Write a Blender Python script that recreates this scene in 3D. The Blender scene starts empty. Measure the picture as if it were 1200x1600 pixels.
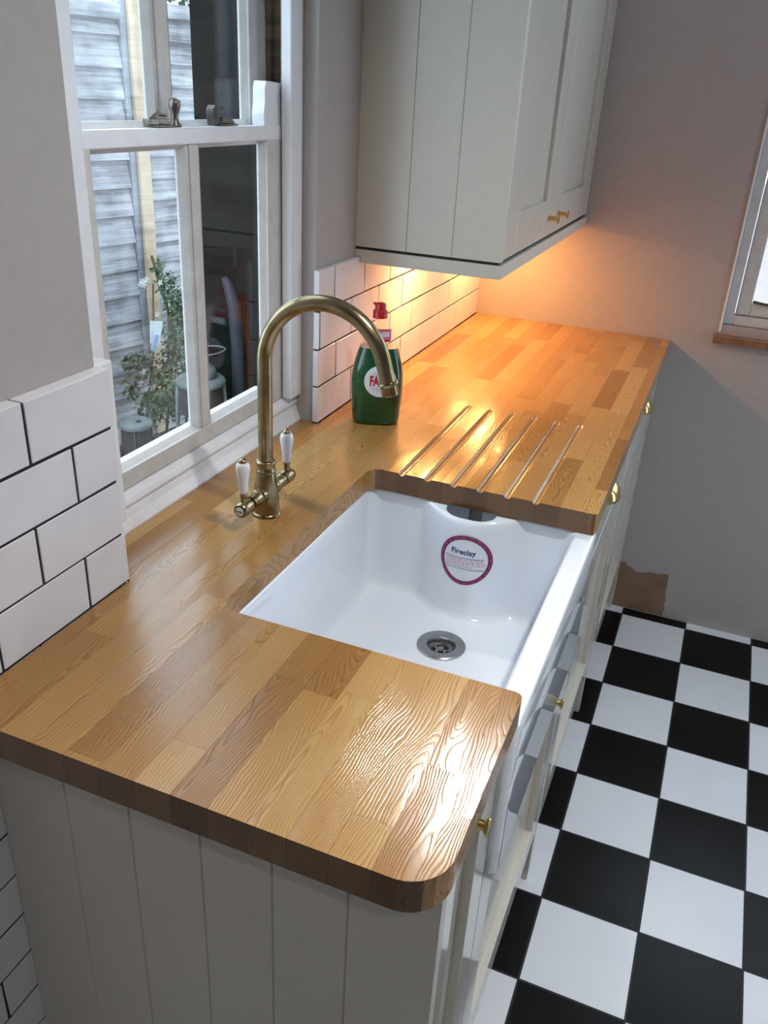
import bpy, bmesh, math, random
from mathutils import Vector, Matrix

# ------------------------------------------------------------------ camera, world, light, exposure
SC = bpy.context.scene
COL = SC.collection
H = 0.9354            # worktop surface height
LY = 2.127            # far wall
cam_d = bpy.data.cameras.new('camera')
cam = bpy.data.objects.new('camera', cam_d)
COL.objects.link(cam)
_r = Vector((0.92469875, 0.37736454, 0.05028144))
_u = Vector((-0.21037771, 0.39644154, 0.89363042))
_f = Vector((-0.31729078, 0.83691702, -0.44597809))
cam.matrix_world = Matrix(((_r.x, _u.x, -_f.x, 0.7167), (_r.y, _u.y, -_f.y, -0.4974), (_r.z, _u.z, -_f.z, 1.5551), (0, 0, 0, 1)))
cam_d.sensor_fit = 'VERTICAL'
cam_d.sensor_height = 24.0
cam_d.lens = 24.0 * 1319.13 / 1600.0
cam_d.clip_start = 0.02
SC.camera = cam
SC.view_settings.view_transform = 'Standard'
SC.view_settings.look = 'None'
SC.view_settings.gamma = 1.0
SC.view_settings.use_curve_mapping = False
SC.view_settings.exposure = 0.47
SC.cycles.use_denoising = True
SC.cycles.max_bounces = 10
SC.cycles.transparent_max_bounces = 12
SC.cycles.sample_clamp_indirect = 6.0

W = bpy.data.worlds.new('overcast_sky')
SC.world = W
W.use_nodes = True
wn = W.node_tree.nodes
wn['Background'].inputs[0].default_value = (0.70, 0.84, 1.0, 1)
wn['Background'].inputs[1].default_value = 3.2


def area(name, loc, rot, sx, sy, power=0, color=(1, 1, 1), portal=False, parent=None, spread=None):
    d = bpy.data.lights.new(name, 'AREA')
    d.shape = 'RECTANGLE'
    d.size = sx
    d.size_y = sy
    d.energy = power
    d.color = color
    if spread: d.spread = spread
    o = bpy.data.objects.new(name, d)
    COL.objects.link(o)
    o.location = loc
    o.rotation_euler = rot
    if portal: d.cycles.is_portal = True
    return o


PI = math.pi
# portals: they only steer sampling of the sky through the two windows and the added door
area('window_light_portal', (-0.145, 0.68, 1.54), (0, -PI / 2, 0), 1.22, 0.66, 1, portal=True)
area('added_door_portal', (2.33, 1.45, 1.05), (0, PI / 2, 0), 1.9, 0.5, 1, portal=True)
area('back_window_portal', (1.42, 2.36, 1.60), (-PI / 2, 0, 0), 1.3, 1.1, 1, portal=True)

# ------------------------------------------------------------------ node helpers
def new_mat(name):
    m = bpy.data.materials.new(name)
    m.use_nodes = True
    nt = m.node_tree
    return m, nt, nt.nodes['Principled BSDF']


def N(nt, typ, **kw):
    n = nt.nodes.new(typ)
    for k, v in kw.items():
        if k.startswith('i_'):
            key = k[2:]
            n.inputs[int(key) if key.isdigit() else key].default_value = v
        else:
            setattr(n, k, v)
    return n


def math_n(nt, op, a, b=None, c=None):
    n = nt.nodes.new('ShaderNodeMath')
    n.operation = op
    for i, v in enumerate((a, b, c)):
        if v is None: continue
        if isinstance(v, (int, float)): n.inputs[i].default_value = v
        else: nt.links.new(v, n.inputs[i])
    return n.outputs[0]


def ramp(nt, fac, stops):
    n = nt.nodes.new('ShaderNodeValToRGB')
    while len(n.color_ramp.elements) < len(stops): n.color_ramp.elements.new(0.5)
    for e, (p, c) in zip(n.color_ramp.elements, stops):
        e.position = p
        e.color = (*c, 1) if len(c) == 3 else c
    nt.links.new(fac, n.inputs[0])
    return n.outputs[0]


def mixc(nt, fac, a, b, mode='MIX'):
    n = nt.nodes.new('ShaderNodeMix')
    n.data_type = 'RGBA'
    n.blend_type = mode
    for idx, v in ((0, fac), (6, a), (7, b)):
        if isinstance(v, (int, float)): n.inputs[idx].default_value = v
        elif isinstance(v, tuple): n.inputs[idx].default_value = (*v, 1) if len(v) == 3 else v
        else: nt.links.new(v, n.inputs[idx])
    return n.outputs[2]


def bump(nt, b, height, strength=0.2, dist=0.01):
    n = nt.nodes.new('ShaderNodeBump')
    n.inputs['Strength'].default_value = strength
    n.inputs['Distance'].default_value = dist
    nt.links.new(height, n.inputs['Height'])
    nt.links.new(n.outputs[0], b.inputs['Normal'])
    return n


def simple(name, col, rough=0.5, metal=0.0, nscale=30, nvar=0.06, bstr=0.05, bdist=0.002, coat=0.0, spec=None, nrough=0.0):
    """painted / plain material with a little procedural variation"""
    m, nt, b = new_mat(name)
    tc = N(nt, 'ShaderNodeTexCoord')
    no = N(nt, 'ShaderNodeTexNoise', i_Scale=nscale, i_Detail=4.0)
    nt.links.new(tc.outputs['Object'], no.inputs['Vector'])
    lo = tuple(c * (1 - nvar) for c in col)
    hi = tuple(min(1, c * (1 + nvar)) for c in col)
    nt.links.new(ramp(nt, no.outputs[0], [(0.3, lo), (0.7, hi)]), b.inputs['Base Color'])
    b.inputs['Roughness'].default_value = rough
    b.inputs['Metallic'].default_value = metal
    b.inputs['Coat Weight'].default_value = coat
    b.inputs['Coat Roughness'].default_value = 0.05
    if spec is not None: b.inputs['Specular IOR Level'].default_value = spec
    if bstr: bump(nt, b, no.outputs[0], bstr, bdist)
    if nrough:
        nt.links.new(math_n(nt, 'ADD', math_n(nt, 'MULTIPLY', no.outputs[0], nrough), rough - nrough / 2), b.inputs['Roughness'])
    return m


# ------------------------------------------------------------------ materials
def oak_material():
    m, nt, b = new_mat('oiled_oak_staves')
    L = nt.links
    tc = N(nt, 'ShaderNodeTexCoord')
    sep = N(nt, 'ShaderNodeSeparateXYZ')
    L.new(tc.outputs['Object'], sep.inputs[0])
    X, Y, Z = sep.outputs
    SW = 0.0425
    xs = math_n(nt, 'DIVIDE', math_n(nt, 'ADD', X, 0.4), SW)
    ix = math_n(nt, 'FLOOR', xs)
    fx = math_n(nt, 'SUBTRACT', xs, ix)
    wn1 = N(nt, 'ShaderNodeTexWhiteNoise', noise_dimensions='1D')
    L.new(ix, wn1.inputs['W'])
    row = N(nt, 'ShaderNodeSeparateColor')
    L.new(wn1.outputs['Color'], row.inputs[0])
    slen = math_n(nt, 'ADD', math_n(nt, 'MULTIPLY', row.outputs[1], 0.20), 0.27)
    ys = math_n(nt, 'DIVIDE', math_n(nt, 'ADD', Y, math_n(nt, 'MULTIPLY', row.outputs[0], 3.0)), slen)
    iy = math_n(nt, 'FLOOR', ys)
    fy = math_n(nt, 'SUBTRACT', ys, iy)
    cmb = N(nt, 'ShaderNodeCombineXYZ')
    L.new(ix, cmb.inputs[0]); L.new(iy, cmb.inputs[1])
    wn2 = N(nt, 'ShaderNodeTexWhiteNoise', noise_dimensions='3D')
    L.new(cmb.outputs[0], wn2.inputs['Vector'])
    s2 = N(nt, 'ShaderNodeSeparateColor')
    L.new(wn2.outputs['Color'], s2.inputs[0])
    r1, r2, r3 = s2.outputs[0], s2.outputs[1], s2.outputs[2]
    # per-stave shifted coordinates
    ox = math_n(nt, 'MULTIPLY', r1, 13.0)
    oy = math_n(nt, 'MULTIPLY', r2, 17.0)
    def vec(sx, sy, sz):
        c = N(nt, 'ShaderNodeCombineXYZ')
        L.new(math_n(nt, 'ADD', math_n(nt, 'MULTIPLY', X, sx), ox), c.inputs[0])
        L.new(math_n(nt, 'ADD', math_n(nt, 'MULTIPLY', Y, sy), oy), c.inputs[1])
        L.new(math_n(nt, 'MULTIPLY', Z, sz), c.inputs[2])
        return c.outputs[0]
    wob = N(nt, 'ShaderNodeTexNoise', i_Scale=1.0, i_Detail=2.0)
    L.new(vec(22, 6.5, 22), wob.inputs['Vector'])
    # cathedral figure: hyperbola-like rings about a line that lies in or beside the stave
    lx = math_n(nt, 'MULTIPLY', math_n(nt, 'SUBTRACT', fx, math_n(nt, 'SUBTRACT', math_n(nt, 'MULTIPLY', r3, 3.4), 1.2)), SW)
    hyp = math_n(nt, 'SQRT', math_n(nt, 'ADD', math_n(nt, 'MULTIPLY', lx, lx), 0.000045))
    ysg = math_n(nt, 'MULTIPLY', math_n(nt, 'SUBTRACT', math_n(nt, 'GREATER_THAN', r1, 0.5), 0.5), 2.0)
    ph = math_n(nt, 'ADD', math_n(nt, 'MULTIPLY', hyp, 290.0),
                math_n(nt, 'ADD', math_n(nt, 'MULTIPLY', math_n(nt, 'MULTIPLY', Y, ysg), 19.0),
                       math_n(nt, 'MULTIPLY', wob.outputs[0], 10.0)))
    ringf = math_n(nt, 'FRACT', ph)
    ring = ramp(nt, ringf, [(0.0, (0, 0, 0)), (0.55, (0.25, 0.25, 0.25)), (0.86, (1, 1, 1)), (1.0, (0.0, 0.0, 0.0))])
    fib = N(nt, 'ShaderNodeTexNoise', i_Scale=1.0, i_Detail=5.0, i_Roughness=0.65)
    L.new(vec(420, 12, 420), fib.inputs['Vector'])
    pore = N(nt, 'ShaderNodeTexNoise', i_Scale=1.0, i_Detail=2.0)
    L.new(vec(900, 55, 900), pore.inputs['Vector'])
    poref = ramp(nt, pore.outputs[0], [(0.60, (0, 0, 0)), (0.72, (1, 1, 1))])
    ray = N(nt, 'ShaderNodeTexNoise', i_Scale=1.0, i_Detail=1.0, i_Distortion=1.5)
    L.new(vec(120, 190, 60), ray.inputs['Vector'])
    rayf = math_n(nt, 'MULTIPLY', ramp(nt, ray.outputs[0], [(0.60, (0, 0, 0)), (0.70, (1, 1, 1))]), math_n(nt, 'GREATER_THAN', r2, 0.72))
    big = N(nt, 'ShaderNodeTexNoise', i_Scale=1.0, i_Detail=2.0)
    L.new(vec(14, 3, 14), big.inputs['Vector'])
    base = ramp(nt, r1, [(0.0, (0.36, 0.180, 0.050)), (0.2, (0.44, 0.237, 0.070)), (0.6, (0.52, 0.297, 0.095)), (1.0, (0.60, 0.375, 0.138))])
    dark = mixc(nt, 1.0, base, (0.60, 0.50, 0.40), 'MULTIPLY')
    c1 = mixc(nt, math_n(nt, 'MULTIPLY', ring, 0.85), base, dark)
    c2 = mixc(nt, math_n(nt, 'MULTIPLY', fib.outputs[0], 0.55), c1, mixc(nt, 1.0, c1, (0.62, 0.54, 0.45), 'MULTIPLY'))
    c3 = mixc(nt, math_n(nt, 'MULTIPLY', math_n(nt, 'MULTIPLY', poref, ring), 0.5), c2, (0.13, 0.06, 0.025))
    c4 = mixc(nt, math_n(nt, 'MULTIPLY', rayf, 0.12), c3, (0.72, 0.50, 0.26))
    c5 = mixc(nt, math_n(nt, 'MULTIPLY', ramp(nt, big.outputs[0], [(0.5, (0, 0, 0)), (0.75, (1, 1, 1))]), 0.4), c4, mixc(nt, 1.0, c4, (0.72, 0.62, 0.5), 'MULTIPLY'))
    # glue lines between staves
    ex = math_n(nt, 'MINIMUM', fx, math_n(nt, 'SUBTRACT', 1.0, fx))
    ey = math_n(nt, 'MULTIPLY', math_n(nt, 'MINIMUM', fy, math_n(nt, 'SUBTRACT', 1.0, fy)), 8.0)
    gl = math_n(nt, 'LESS_THAN', math_n(nt, 'MINIMUM', ex, ey), 0.012)
    c6 = mixc(nt, math_n(nt, 'MULTIPLY', gl, 0.45), c5, (0.12, 0.055, 0.02))
    # cut ends darkened: oiled end grain plus shade of the near edge painted in
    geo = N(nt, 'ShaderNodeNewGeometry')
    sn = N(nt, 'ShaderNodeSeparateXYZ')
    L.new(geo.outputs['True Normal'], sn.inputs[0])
    end_dark = math_n(nt, 'GREATER_THAN', math_n(nt, 'ABSOLUTE', sn.outputs[1]), 0.8)
    c7 = mixc(nt, math_n(nt, 'MULTIPLY', end_dark, 0.8), c6, mixc(nt, 1.0, c6, (0.22, 0.18, 0.155), 'MULTIPLY'))
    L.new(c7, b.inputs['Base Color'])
    b.inputs['Roughness'].default_value = 0.185
    b.inputs['Specular IOR Level'].default_value = 0.62
    hgt = math_n(nt, 'SUBTRACT', math_n(nt, 'MULTIPLY', fib.outputs[0], 0.5), math_n(nt, 'MULTIPLY', ring, 0.9))
    bump(nt, b, hgt, 0.11, 0.0012)
    return m


def floor_material(fx, fy, s):
    m, nt, b = new_mat('black_and_white_floor_tiles')
    L = nt.links
    tc = N(nt, 'ShaderNodeTexCoord')
    sep = N(nt, 'ShaderNodeSeparateXYZ')
    L.new(tc.outputs['Object'], sep.inputs[0])
    u = math_n(nt, 'DIVIDE', math_n(nt, 'SUBTRACT', sep.outputs[0], fx), s)
    v = math_n(nt, 'DIVIDE', math_n(nt, 'SUBTRACT', sep.outputs[1], fy), s)
    iu, iv = math_n(nt, 'FLOOR', u), math_n(nt, 'FLOOR', v)
    par = math_n(nt, 'FLOORED_MODULO', math_n(nt, 'ADD', iu, iv), 2.0)   # 1 = white tile (cell 0,-1)
    fu, fv = math_n(nt, 'SUBTRACT', u, iu), math_n(nt, 'SUBTRACT', v, iv)
    e = math_n(nt, 'MINIMUM', math_n(nt, 'MINIMUM', fu, math_n(nt, 'SUBTRACT', 1.0, fu)), math_n(nt, 'MINIMUM', fv, math_n(nt, 'SUBTRACT', 1.0, fv)))
    gr = math_n(nt, 'LESS_THAN', e, 0.0105)
    no = N(nt, 'ShaderNodeTexNoise', i_Scale=6.0, i_Detail=5.0)
    L.new(tc.outputs['Object'], no.inputs['Vector'])
    white = ramp(nt, no.outputs[0], [(0.3, (0.74, 0.77, 0.82)), (0.7, (0.80, 0.82, 0.86))])
    black = ramp(nt, no.outputs[0], [(0.3, (0.0045, 0.004, 0.004)), (0.7, (0.009, 0.008, 0.0075))])
    c = mixc(nt, par, black, white)
    c = mixc(nt, gr, c, (0.035, 0.037, 0.045))
    sp = N(nt, 'ShaderNodeTexVoronoi', i_Scale=22.0)
    L.new(tc.outputs['Object'], sp.inputs['Vector'])
    c = mixc(nt, math_n(nt, 'MULTIPLY', math_n(nt, 'LESS_THAN', sp.outputs['Distance'], 0.035), 0.25), c, (0.3, 0.29, 0.28))
    L.new(c, b.inputs['Base Color'])
    L.new(math_n(nt, 'ADD', math_n(nt, 'MULTIPLY', gr, 0.5), 0.30), b.inputs['Roughness'])
    h = math_n(nt, 'MULTIPLY', math_n(nt, 'GREATER_THAN', e, 0.02), 1.0)
    L.new(math_n(nt, 'ADD', math_n(nt, 'MULTIPLY', par, 0.2), 0.15), b.inputs['Specular IOR Level'])
    bump(nt, b, math_n(nt, 'ADD', h, math_n(nt, 'MULTIPLY', no.outputs[0], 0.15)), 0.25, 0.001)
    return m


def weathered(name, light, dark, scale=1.0):
    m, nt, b = new_mat(name)
    tc = N(nt, 'ShaderNodeTexCoord')
    mp = N(nt, 'ShaderNodeMapping')
    mp.inputs['Scale'].default_value = (2.5 * scale, 2.5 * scale, 55 * scale)
    nt.links.new(tc.outputs['Object'], mp.inputs[0])
    n1 = N(nt, 'ShaderNodeTexNoise', i_Scale=1.0, i_Detail=7.0, i_Roughness=0.7)
    nt.links.new(mp.outputs[0], n1.inputs['Vector'])
    n2 = N(nt, 'ShaderNodeTexNoise', i_Scale=7.0, i_Detail=3.0)
    nt.links.new(tc.outputs['Object'], n2.inputs['Vector'])
    f = math_n(nt, 'ADD', math_n(nt, 'MULTIPLY', n1.outputs[0], 0.6), math_n(nt, 'MULTIPLY', n2.outputs[0], 0.4))
    nt.links.new(ramp(nt, f, [(0.38, dark), (0.58, light)]), b.inputs['Base Color'])
    b.inputs['Roughness'].default_value = 0.85
    bump(nt, b, n1.outputs[0], 0.5, 0.004)
    return m


def glass_material(name, tint=(1, 1, 1), refl=1.0, rough=0.0):
    m = bpy.data.materials.new(name)
    m.use_nodes = True
    nt = m.node_tree
    nt.nodes.remove(nt.nodes['Principled BSDF'])
    out = nt.nodes['Material Output']
    tr = N(nt, 'ShaderNodeBsdfTransparent')
    tr.inputs[0].default_value = (*tint, 1)
    gl = N(nt, 'ShaderNodeBsdfGlossy')
    gl.inputs['Roughness'].default_value = rough
    gl.inputs['Color'].default_value = (refl, refl, refl, 1)
    lw = N(nt, 'ShaderNodeLayerWeight')
    lw.inputs['Blend'].default_value = 0.5
    mx = N(nt, 'ShaderNodeMixShader')
    sch = math_n(nt, 'ADD', math_n(nt, 'MULTIPLY', math_n(nt, 'POWER', lw.outputs['Facing'], 5.0), 0.6), 0.03)
    nt.links.new(sch, mx.inputs[0])
    nt.links.new(tr.outputs[0], mx.inputs[1])
    nt.links.new(gl.outputs[0], mx.inputs[2])
    nt.links.new(mx.outputs[0], out.inputs[0])
    return m


def emission(name, col, strength):
    m, nt, b = new_mat(name)
    b.inputs['Base Color'].default_value = (*col, 1)
    b.inputs['Emission Color'].default_value = (*col, 1)
    b.inputs['Emission Strength'].default_value = strength
    return m


def brass_material():
    m, nt, b = new_mat('aged_brass')
    tc = N(nt, 'ShaderNodeTexCoord')
    no = N(nt, 'ShaderNodeTexNoise', i_Scale=45.0, i_Detail=6.0)
    nt.links.new(tc.outputs['Object'], no.inputs['Vector'])
    nt.links.new(ramp(nt, no.outputs[0], [(0.3, (0.25, 0.20, 0.105)), (0.7, (0.39, 0.32, 0.19))]), b.inputs['Base Color'])
    b.inputs['Metallic'].default_value = 1.0
    nt.links.new(math_n(nt, 'ADD', math_n(nt, 'MULTIPLY', no.outputs[0], 0.14), 0.17), b.inputs['Roughness'])
    bump(nt, b, no.outputs[0], 0.03, 0.0005)
    return m


M = {}
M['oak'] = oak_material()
M['floor'] = floor_material(0.6269, 2.0849, 0.2074)
M['wall'] = simple('grey_wall_paint', (0.42, 0.385, 0.375), 0.6, nscale=60, nvar=0.03, bstr=0.06)
M['plasterboard'] = simple('bare_brown_plaster', (0.25, 0.155, 0.10), 0.9, nscale=18, nvar=0.15, bstr=0.2)
M['ceiling'] = simple('white_ceiling_paint', (0.75, 0.74, 0.72), 0.8)
M['tile'] = simple('white_glazed_tile', (0.72, 0.705, 0.735), 0.16, nscale=14, nvar=0.04, bstr=0.25, bdist=0.004, nrough=0.08)
M['grout'] = simple('black_grout', (0.012, 0.012, 0.02), 0.9, nscale=90, nvar=0.3)
M['cab'] = simple('cream_cabinet_paint', (0.60, 0.575, 0.50), 0.32, nscale=40, nvar=0.02, bstr=0.02)
M['cab_gloss'] = simple('cream_satin_door_paint', (0.60, 0.575, 0.505), 0.16, nscale=40, nvar=0.02, bstr=0.015, coat=0.25)
M['gap'] = simple('dark_cabinet_gap', (0.035, 0.033, 0.028), 0.8)
M['white_paint'] = simple('white_gloss_woodwork', (0.80, 0.81, 0.84), 0.28, nscale=25, nvar=0.04, bstr=0.25, bdist=0.003)
M['old_paint'] = simple('old_cream_sash_paint', (0.60, 0.58, 0.56), 0.4, nscale=30, nvar=0.08, bstr=0.35, bdist=0.003)
M['bare_wood'] = weathered('bare_brown_sash_timber', (0.22, 0.17, 0.12), (0.08, 0.06, 0.045))
M['crack'] = simple('dark_joint', (0.05, 0.045, 0.045), 0.9)
M['sill_oak'] = simple('stained_wood_sill', (0.24, 0.12, 0.06), 0.35, nscale=25, nvar=0.25)
M['ceramic'] = simple('white_fireclay_glaze', (0.80, 0.84, 0.90), 0.10, nscale=8, nvar=0.015, bstr=0.03, bdist=0.004, coat=0.5)
M['porcelain'] = simple('white_porcelain', (0.82, 0.82, 0.86), 0.12, nscale=8, nvar=0.02, bstr=0.0, coat=0.5)
M['steel'] = simple('brushed_steel', (0.42, 0.42, 0.41), 0.26, 1.0, nscale=120, nvar=0.12, bstr=0.03)
M['dark_metal'] = simple('dark_iron', (0.10, 0.09, 0.08), 0.42, 0.8, nscale=60, nvar=0.4)
M['old_metal'] = simple('tarnished_metal', (0.20, 0.18, 0.155), 0.35, 0.9, nscale=90, nvar=0.5)
M['black'] = simple('black_void', (0.004, 0.004, 0.004), 0.6)
M['brass'] = brass_material()
M['brass_bright'] = simple('polished_brass', (0.66, 0.50, 0.20), 0.22, 1.0, nscale=60, nvar=0.08, bstr=0.02)
M['glass'] = glass_material('window_glass', (0.93, 0.96, 0.96), 1.0)
M['pane_far'] = glass_material('back_window_glass', (0.95, 0.96, 0.96), 1.0)
M['clear'] = glass_material('clear_plastic', (0.96, 0.95, 0.95), 1.0, 0.03)
M['red_cap'] = simple('red_plastic', (0.42, 0.012, 0.015), 0.3, nvar=0.02, bstr=0.0)
M['label_white'] = simple('white_label', (0.72, 0.76, 0.82), 0.4, nvar=0.02, bstr=0.0)
M['label_red'] = simple('red_print', (0.42, 0.01, 0.02), 0.4, nvar=0.02, bstr=0.0)
M['label_pink'] = simple('pink_print', (0.55, 0.13, 0.25), 0.4, nvar=0.02, bstr=0.0)
M['maroon'] = simple('maroon_print', (0.17, 0.010, 0.07), 0.4, nvar=0.02, bstr=0.0)
M['navy'] = simple('dark_blue_print', (0.03, 0.025, 0.10), 0.4, nvar=0.02, bstr=0.0)
M['grey_print'] = simple('grey_print', (0.30, 0.34, 0.38), 0.4, nvar=0.02, bstr=0.0)
M['soap'] = simple('green_liquid', (0.0, 0.060, 0.018), 0.12, nscale=12, nvar=0.5, bstr=0.0, coat=0.7)
M['fence'] = weathered('weathered_grey_board', (0.50, 0.49, 0.50), (0.15, 0.14, 0.145))
M['post'] = weathered('new_sawn_post', (0.66, 0.52, 0.36), (0.45, 0.34, 0.23), 0.6)
M['grey_post'] = weathered('grey_weathered_post', (0.36, 0.37, 0.41), (0.20, 0.20, 0.22), 0.6)
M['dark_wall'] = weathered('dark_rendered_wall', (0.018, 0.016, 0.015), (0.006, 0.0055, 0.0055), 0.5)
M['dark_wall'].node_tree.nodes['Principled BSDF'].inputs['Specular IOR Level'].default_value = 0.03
M['soil'] = simple('dark_soil_and_gravel', (0.035, 0.03, 0.027), 0.95, nscale=60, nvar=0.9, bstr=1.0, bdist=0.03)
M['leaf'] = simple('green_leaf', (0.045, 0.088, 0.028), 0.5, nscale=9, nvar=0.6, bstr=0.1)
M['stem'] = simple('brown_stem', (0.12, 0.075, 0.04), 0.8)
M['petal'] = simple('white_petal', (0.80, 0.80, 0.74), 0.6)
M['lantern'] = simple('pale_green_metal', (0.17, 0.20, 0.19), 0.5, nscale=20, nvar=0.15)
M['pot'] = simple('white_plastic_tag', (0.86, 0.93, 0.95), 0.4)
M['blue_tag'] = simple('blue_plastic_tag', (0.35, 0.52, 0.75), 0.4)
M['streak'] = simple('grey_reflection', (0.035, 0.034, 0.048), 0.6)
M['rope'] = simple('sash_cord', (0.42, 0.38, 0.30), 0.9, nscale=300, nvar=0.4)
M['bright_out'] = simple('pale_render', (0.75, 0.66, 0.64), 0.8)

# ------------------------------------------------------------------ mesh helpers
def mesh_obj(name, bm, mat, parent=None, smooth=False, bevel=0.0, bseg=2, sharp=None):
    me = bpy.data.meshes.new(name)
    bmesh.ops.recalc_face_normals(bm, faces=bm.faces)
    bm.to_mesh(me)
    bm.free()
    mats = mat if isinstance(mat, (list, tuple)) else [mat]
    for mm in mats: me.materials.append(mm)
    if smooth:
        for p in me.polygons: p.use_smooth = True
        if sharp is not None: me.set_sharp_from_angle(angle=sharp)
    o = bpy.data.objects.new(name, me)
    COL.objects.link(o)
    if parent: o.parent = parent
    if bevel:
        md = o.modifiers.new('edge_rounding', 'BEVEL')
        md.width = bevel
        md.segments = bseg
        md.limit_method = 'ANGLE'
        md.angle_limit = math.radians(35)
    return o


def box(bm, x0, x1, y0, y1, z0, z1, mi=0):
    vs = [bm.verts.new((x, y, z)) for x in (x0, x1) for y in (y0, y1) for z in (z0, z1)]
    for q in ((0, 1, 3, 2), (4, 6, 7, 5), (0, 4, 5, 1), (2, 3, 7, 6), (0, 2, 6, 4), (1, 5, 7, 3)):
        f = bm.faces.new([vs[i] for i in q])
        f.material_index = mi
    return vs


def boxes(lst):
    bm = bmesh.new()
    for b in lst: box(bm, *b)
    return bm


def B(name, lst, mat, parent=None, bevel=0.0, **kw):
    return mesh_obj(name, boxes(lst), mat, parent, bevel=bevel, **kw)


def prism_y(bm, prof, y0, y1):
    """extrude an (x,z) outline along y"""
    a = [bm.verts.new((x, y0, z)) for x, z in prof]
    c = [bm.verts.new((x, y1, z)) for x, z in prof]
    n = len(prof)
    for i in range(n):
        bm.faces.new((a[i], a[(i + 1) % n], c[(i + 1) % n], c[i]))
    bm.faces.new(a[::-1]); bm.faces.new(c)


def frame_from(axis):
    axis = axis.normalized()
    t = Vector((0, 0, 1)) if abs(axis.z) < 0.9 else Vector((1, 0, 0))
    a = axis.cross(t).normalized()
    return a, axis.cross(a)


def lathe(bm, origin, axis, prof, seg=32, mi=0, cap=True):
    """prof: list of (radius, distance along axis)"""
    origin = Vector(origin); axis = Vector(axis).normalized()
    a, b_ = frame_from(axis)
    rings = []
    for r, h in prof:
        if r < 1e-6:
            rings.append([bm.verts.new(origin + axis * h)])
        else:
            rings.append([bm.verts.new(origin + axis * h + (a * math.cos(2 * PI * i / seg) + b_ * math.sin(2 * PI * i / seg)) * r) for i in range(seg)])
    for A, C in zip(rings, rings[1:]):
        if len(A) == 1 and len(C) == 1: continue
        for i in range(seg):
            j = (i + 1) % seg
            if len(A) == 1: f = bm.faces.new((A[0], C[j], C[i]))
            elif len(C) == 1: f = bm.faces.new((A[i], A[j], C[0]))
            else: f = bm.faces.new((A[i], A[j], C[j], C[i]))
            f.material_index = mi
    if cap:
        for R_, rev in ((rings[0], True), (rings[-1], False)):
            if len(R_) > 1:
                f = bm.faces.new(R_[::-1] if rev else R_); f.material_index = mi


def tube(bm, pts, rad, seg=16, cap=True):
    pts = [Vector(p) for p in pts]
    rads = rad if isinstance(rad, (list, tuple)) else [rad] * len(pts)
    t0 = (pts[1] - pts[0]).normalized()
    a, b_ = frame_from(t0)
    rings = []
    for i, p in enumerate(pts):
        t = (pts[min(i + 1, len(pts) - 1)] - pts[max(i - 1, 0)]).normalized()
        a = (a - t * a.dot(t)).normalized()
        b2 = t.cross(a)
        rings.append([bm.verts.new(p + (a * math.cos(2 * PI * k / seg) + b2 * math.sin(2 * PI * k / seg)) * rads[i]) for k in range(seg)])
    for A, C in zip(rings, rings[1:]):
        for k in range(seg):
            bm.faces.new((A[k], A[(k + 1) % seg], C[(k + 1) % seg], C[k]))
    if cap:
        bm.faces.new(rings[0][::-1]); bm.faces.new(rings[-1])


def tag(o, label, cat, group=None, kind=None):
    if label: o['label'] = label
    if cat: o['category'] = cat
    if group: o['group'] = group
    if kind: o['kind'] = kind
    return o


def empty(name, loc=(0, 0, 0)):
    o = bpy.data.objects.new(name, None)
    COL.objects.link(o)
    o.location = loc
    o.empty_display_size = 0.05
    return o


def thing(name, label, cat, group=None, kind=None):
    return tag(empty(name), label, cat, group, kind)


def baked(o):
    """replace an object's mesh by its evaluated (modifiers applied) mesh"""
    dg = bpy.context.evaluated_depsgraph_get()
    me = bpy.data.meshes.new_from_object(o.evaluated_get(dg), depsgraph=dg)
    o.modifiers.clear()
    o.data = me


def boolean_cut(o, cutter_bm):
    c = mesh_obj('cutter', cutter_bm, M['black'])
    md = o.modifiers.new('cut', 'BOOLEAN')
    md.operation = 'DIFFERENCE'
    md.solver = 'EXACT'
    md.object = c
    bpy.context.view_layer.update()
    baked(o)
    me = c.data
    bpy.data.objects.remove(c)
    bpy.data.meshes.remove(me)


def text_verts(body, size, weight=0.0, sx=1.0, ax='CENTER'):
    cu = bpy.data.curves.new('lettering', 'FONT')
    cu.body = body
    cu.size = size
    cu.align_x = ax
    cu.align_y = 'CENTER'
    cu.offset = weight
    cu.resolution_u = 3
    o = bpy.data.objects.new('lettering_tmp', cu)
    COL.objects.link(o)
    bpy.context.view_layer.update()
    dg = bpy.context.evaluated_depsgraph_get()
    me = bpy.data.meshes.new_from_object(o.evaluated_get(dg), depsgraph=dg)
    bpy.data.objects.remove(o)
    vs = [(v.co.x * sx, v.co.y) for v in me.vertices]
    fs = [tuple(p.vertices) for p in me.polygons]
    bpy.data.meshes.remove(me)
    return vs, fs


def mapped(bm, vs, fs, fn, mi=0):
    vv = [bm.verts.new(fn(a, b_)) for a, b_ in vs]
    for f in fs:
        try:
            g = bm.faces.new([vv[i] for i in f]); g.material_index = mi
        except ValueError: pass


def disc_uv(r0, r1, seg=48, rings=6):
    """(u,v) grid of an annulus / disc"""
    vs, fs = [], []
    for k in range(rings + 1):
        r = r0 + (r1 - r0) * k / rings
        for i in range(seg):
            vs.append((r * math.cos(2 * PI * i / seg), r * math.sin(2 * PI * i / seg)))
    for k in range(rings):
        for i in range(seg):
            j = (i + 1) % seg
            fs.append((k * seg + i, k * seg + j, (k + 1) * seg + j, (k + 1) * seg + i))
    return vs, fs


# ------------------------------------------------------------------ room shell
st = dict(kind='structure')
def struct(name, bm, mat, bevel=0.0, parent=None):
    o = mesh_obj(name, bm, mat, parent, bevel=bevel)
    if parent is None: o['kind'] = 'structure'
    return o

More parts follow.
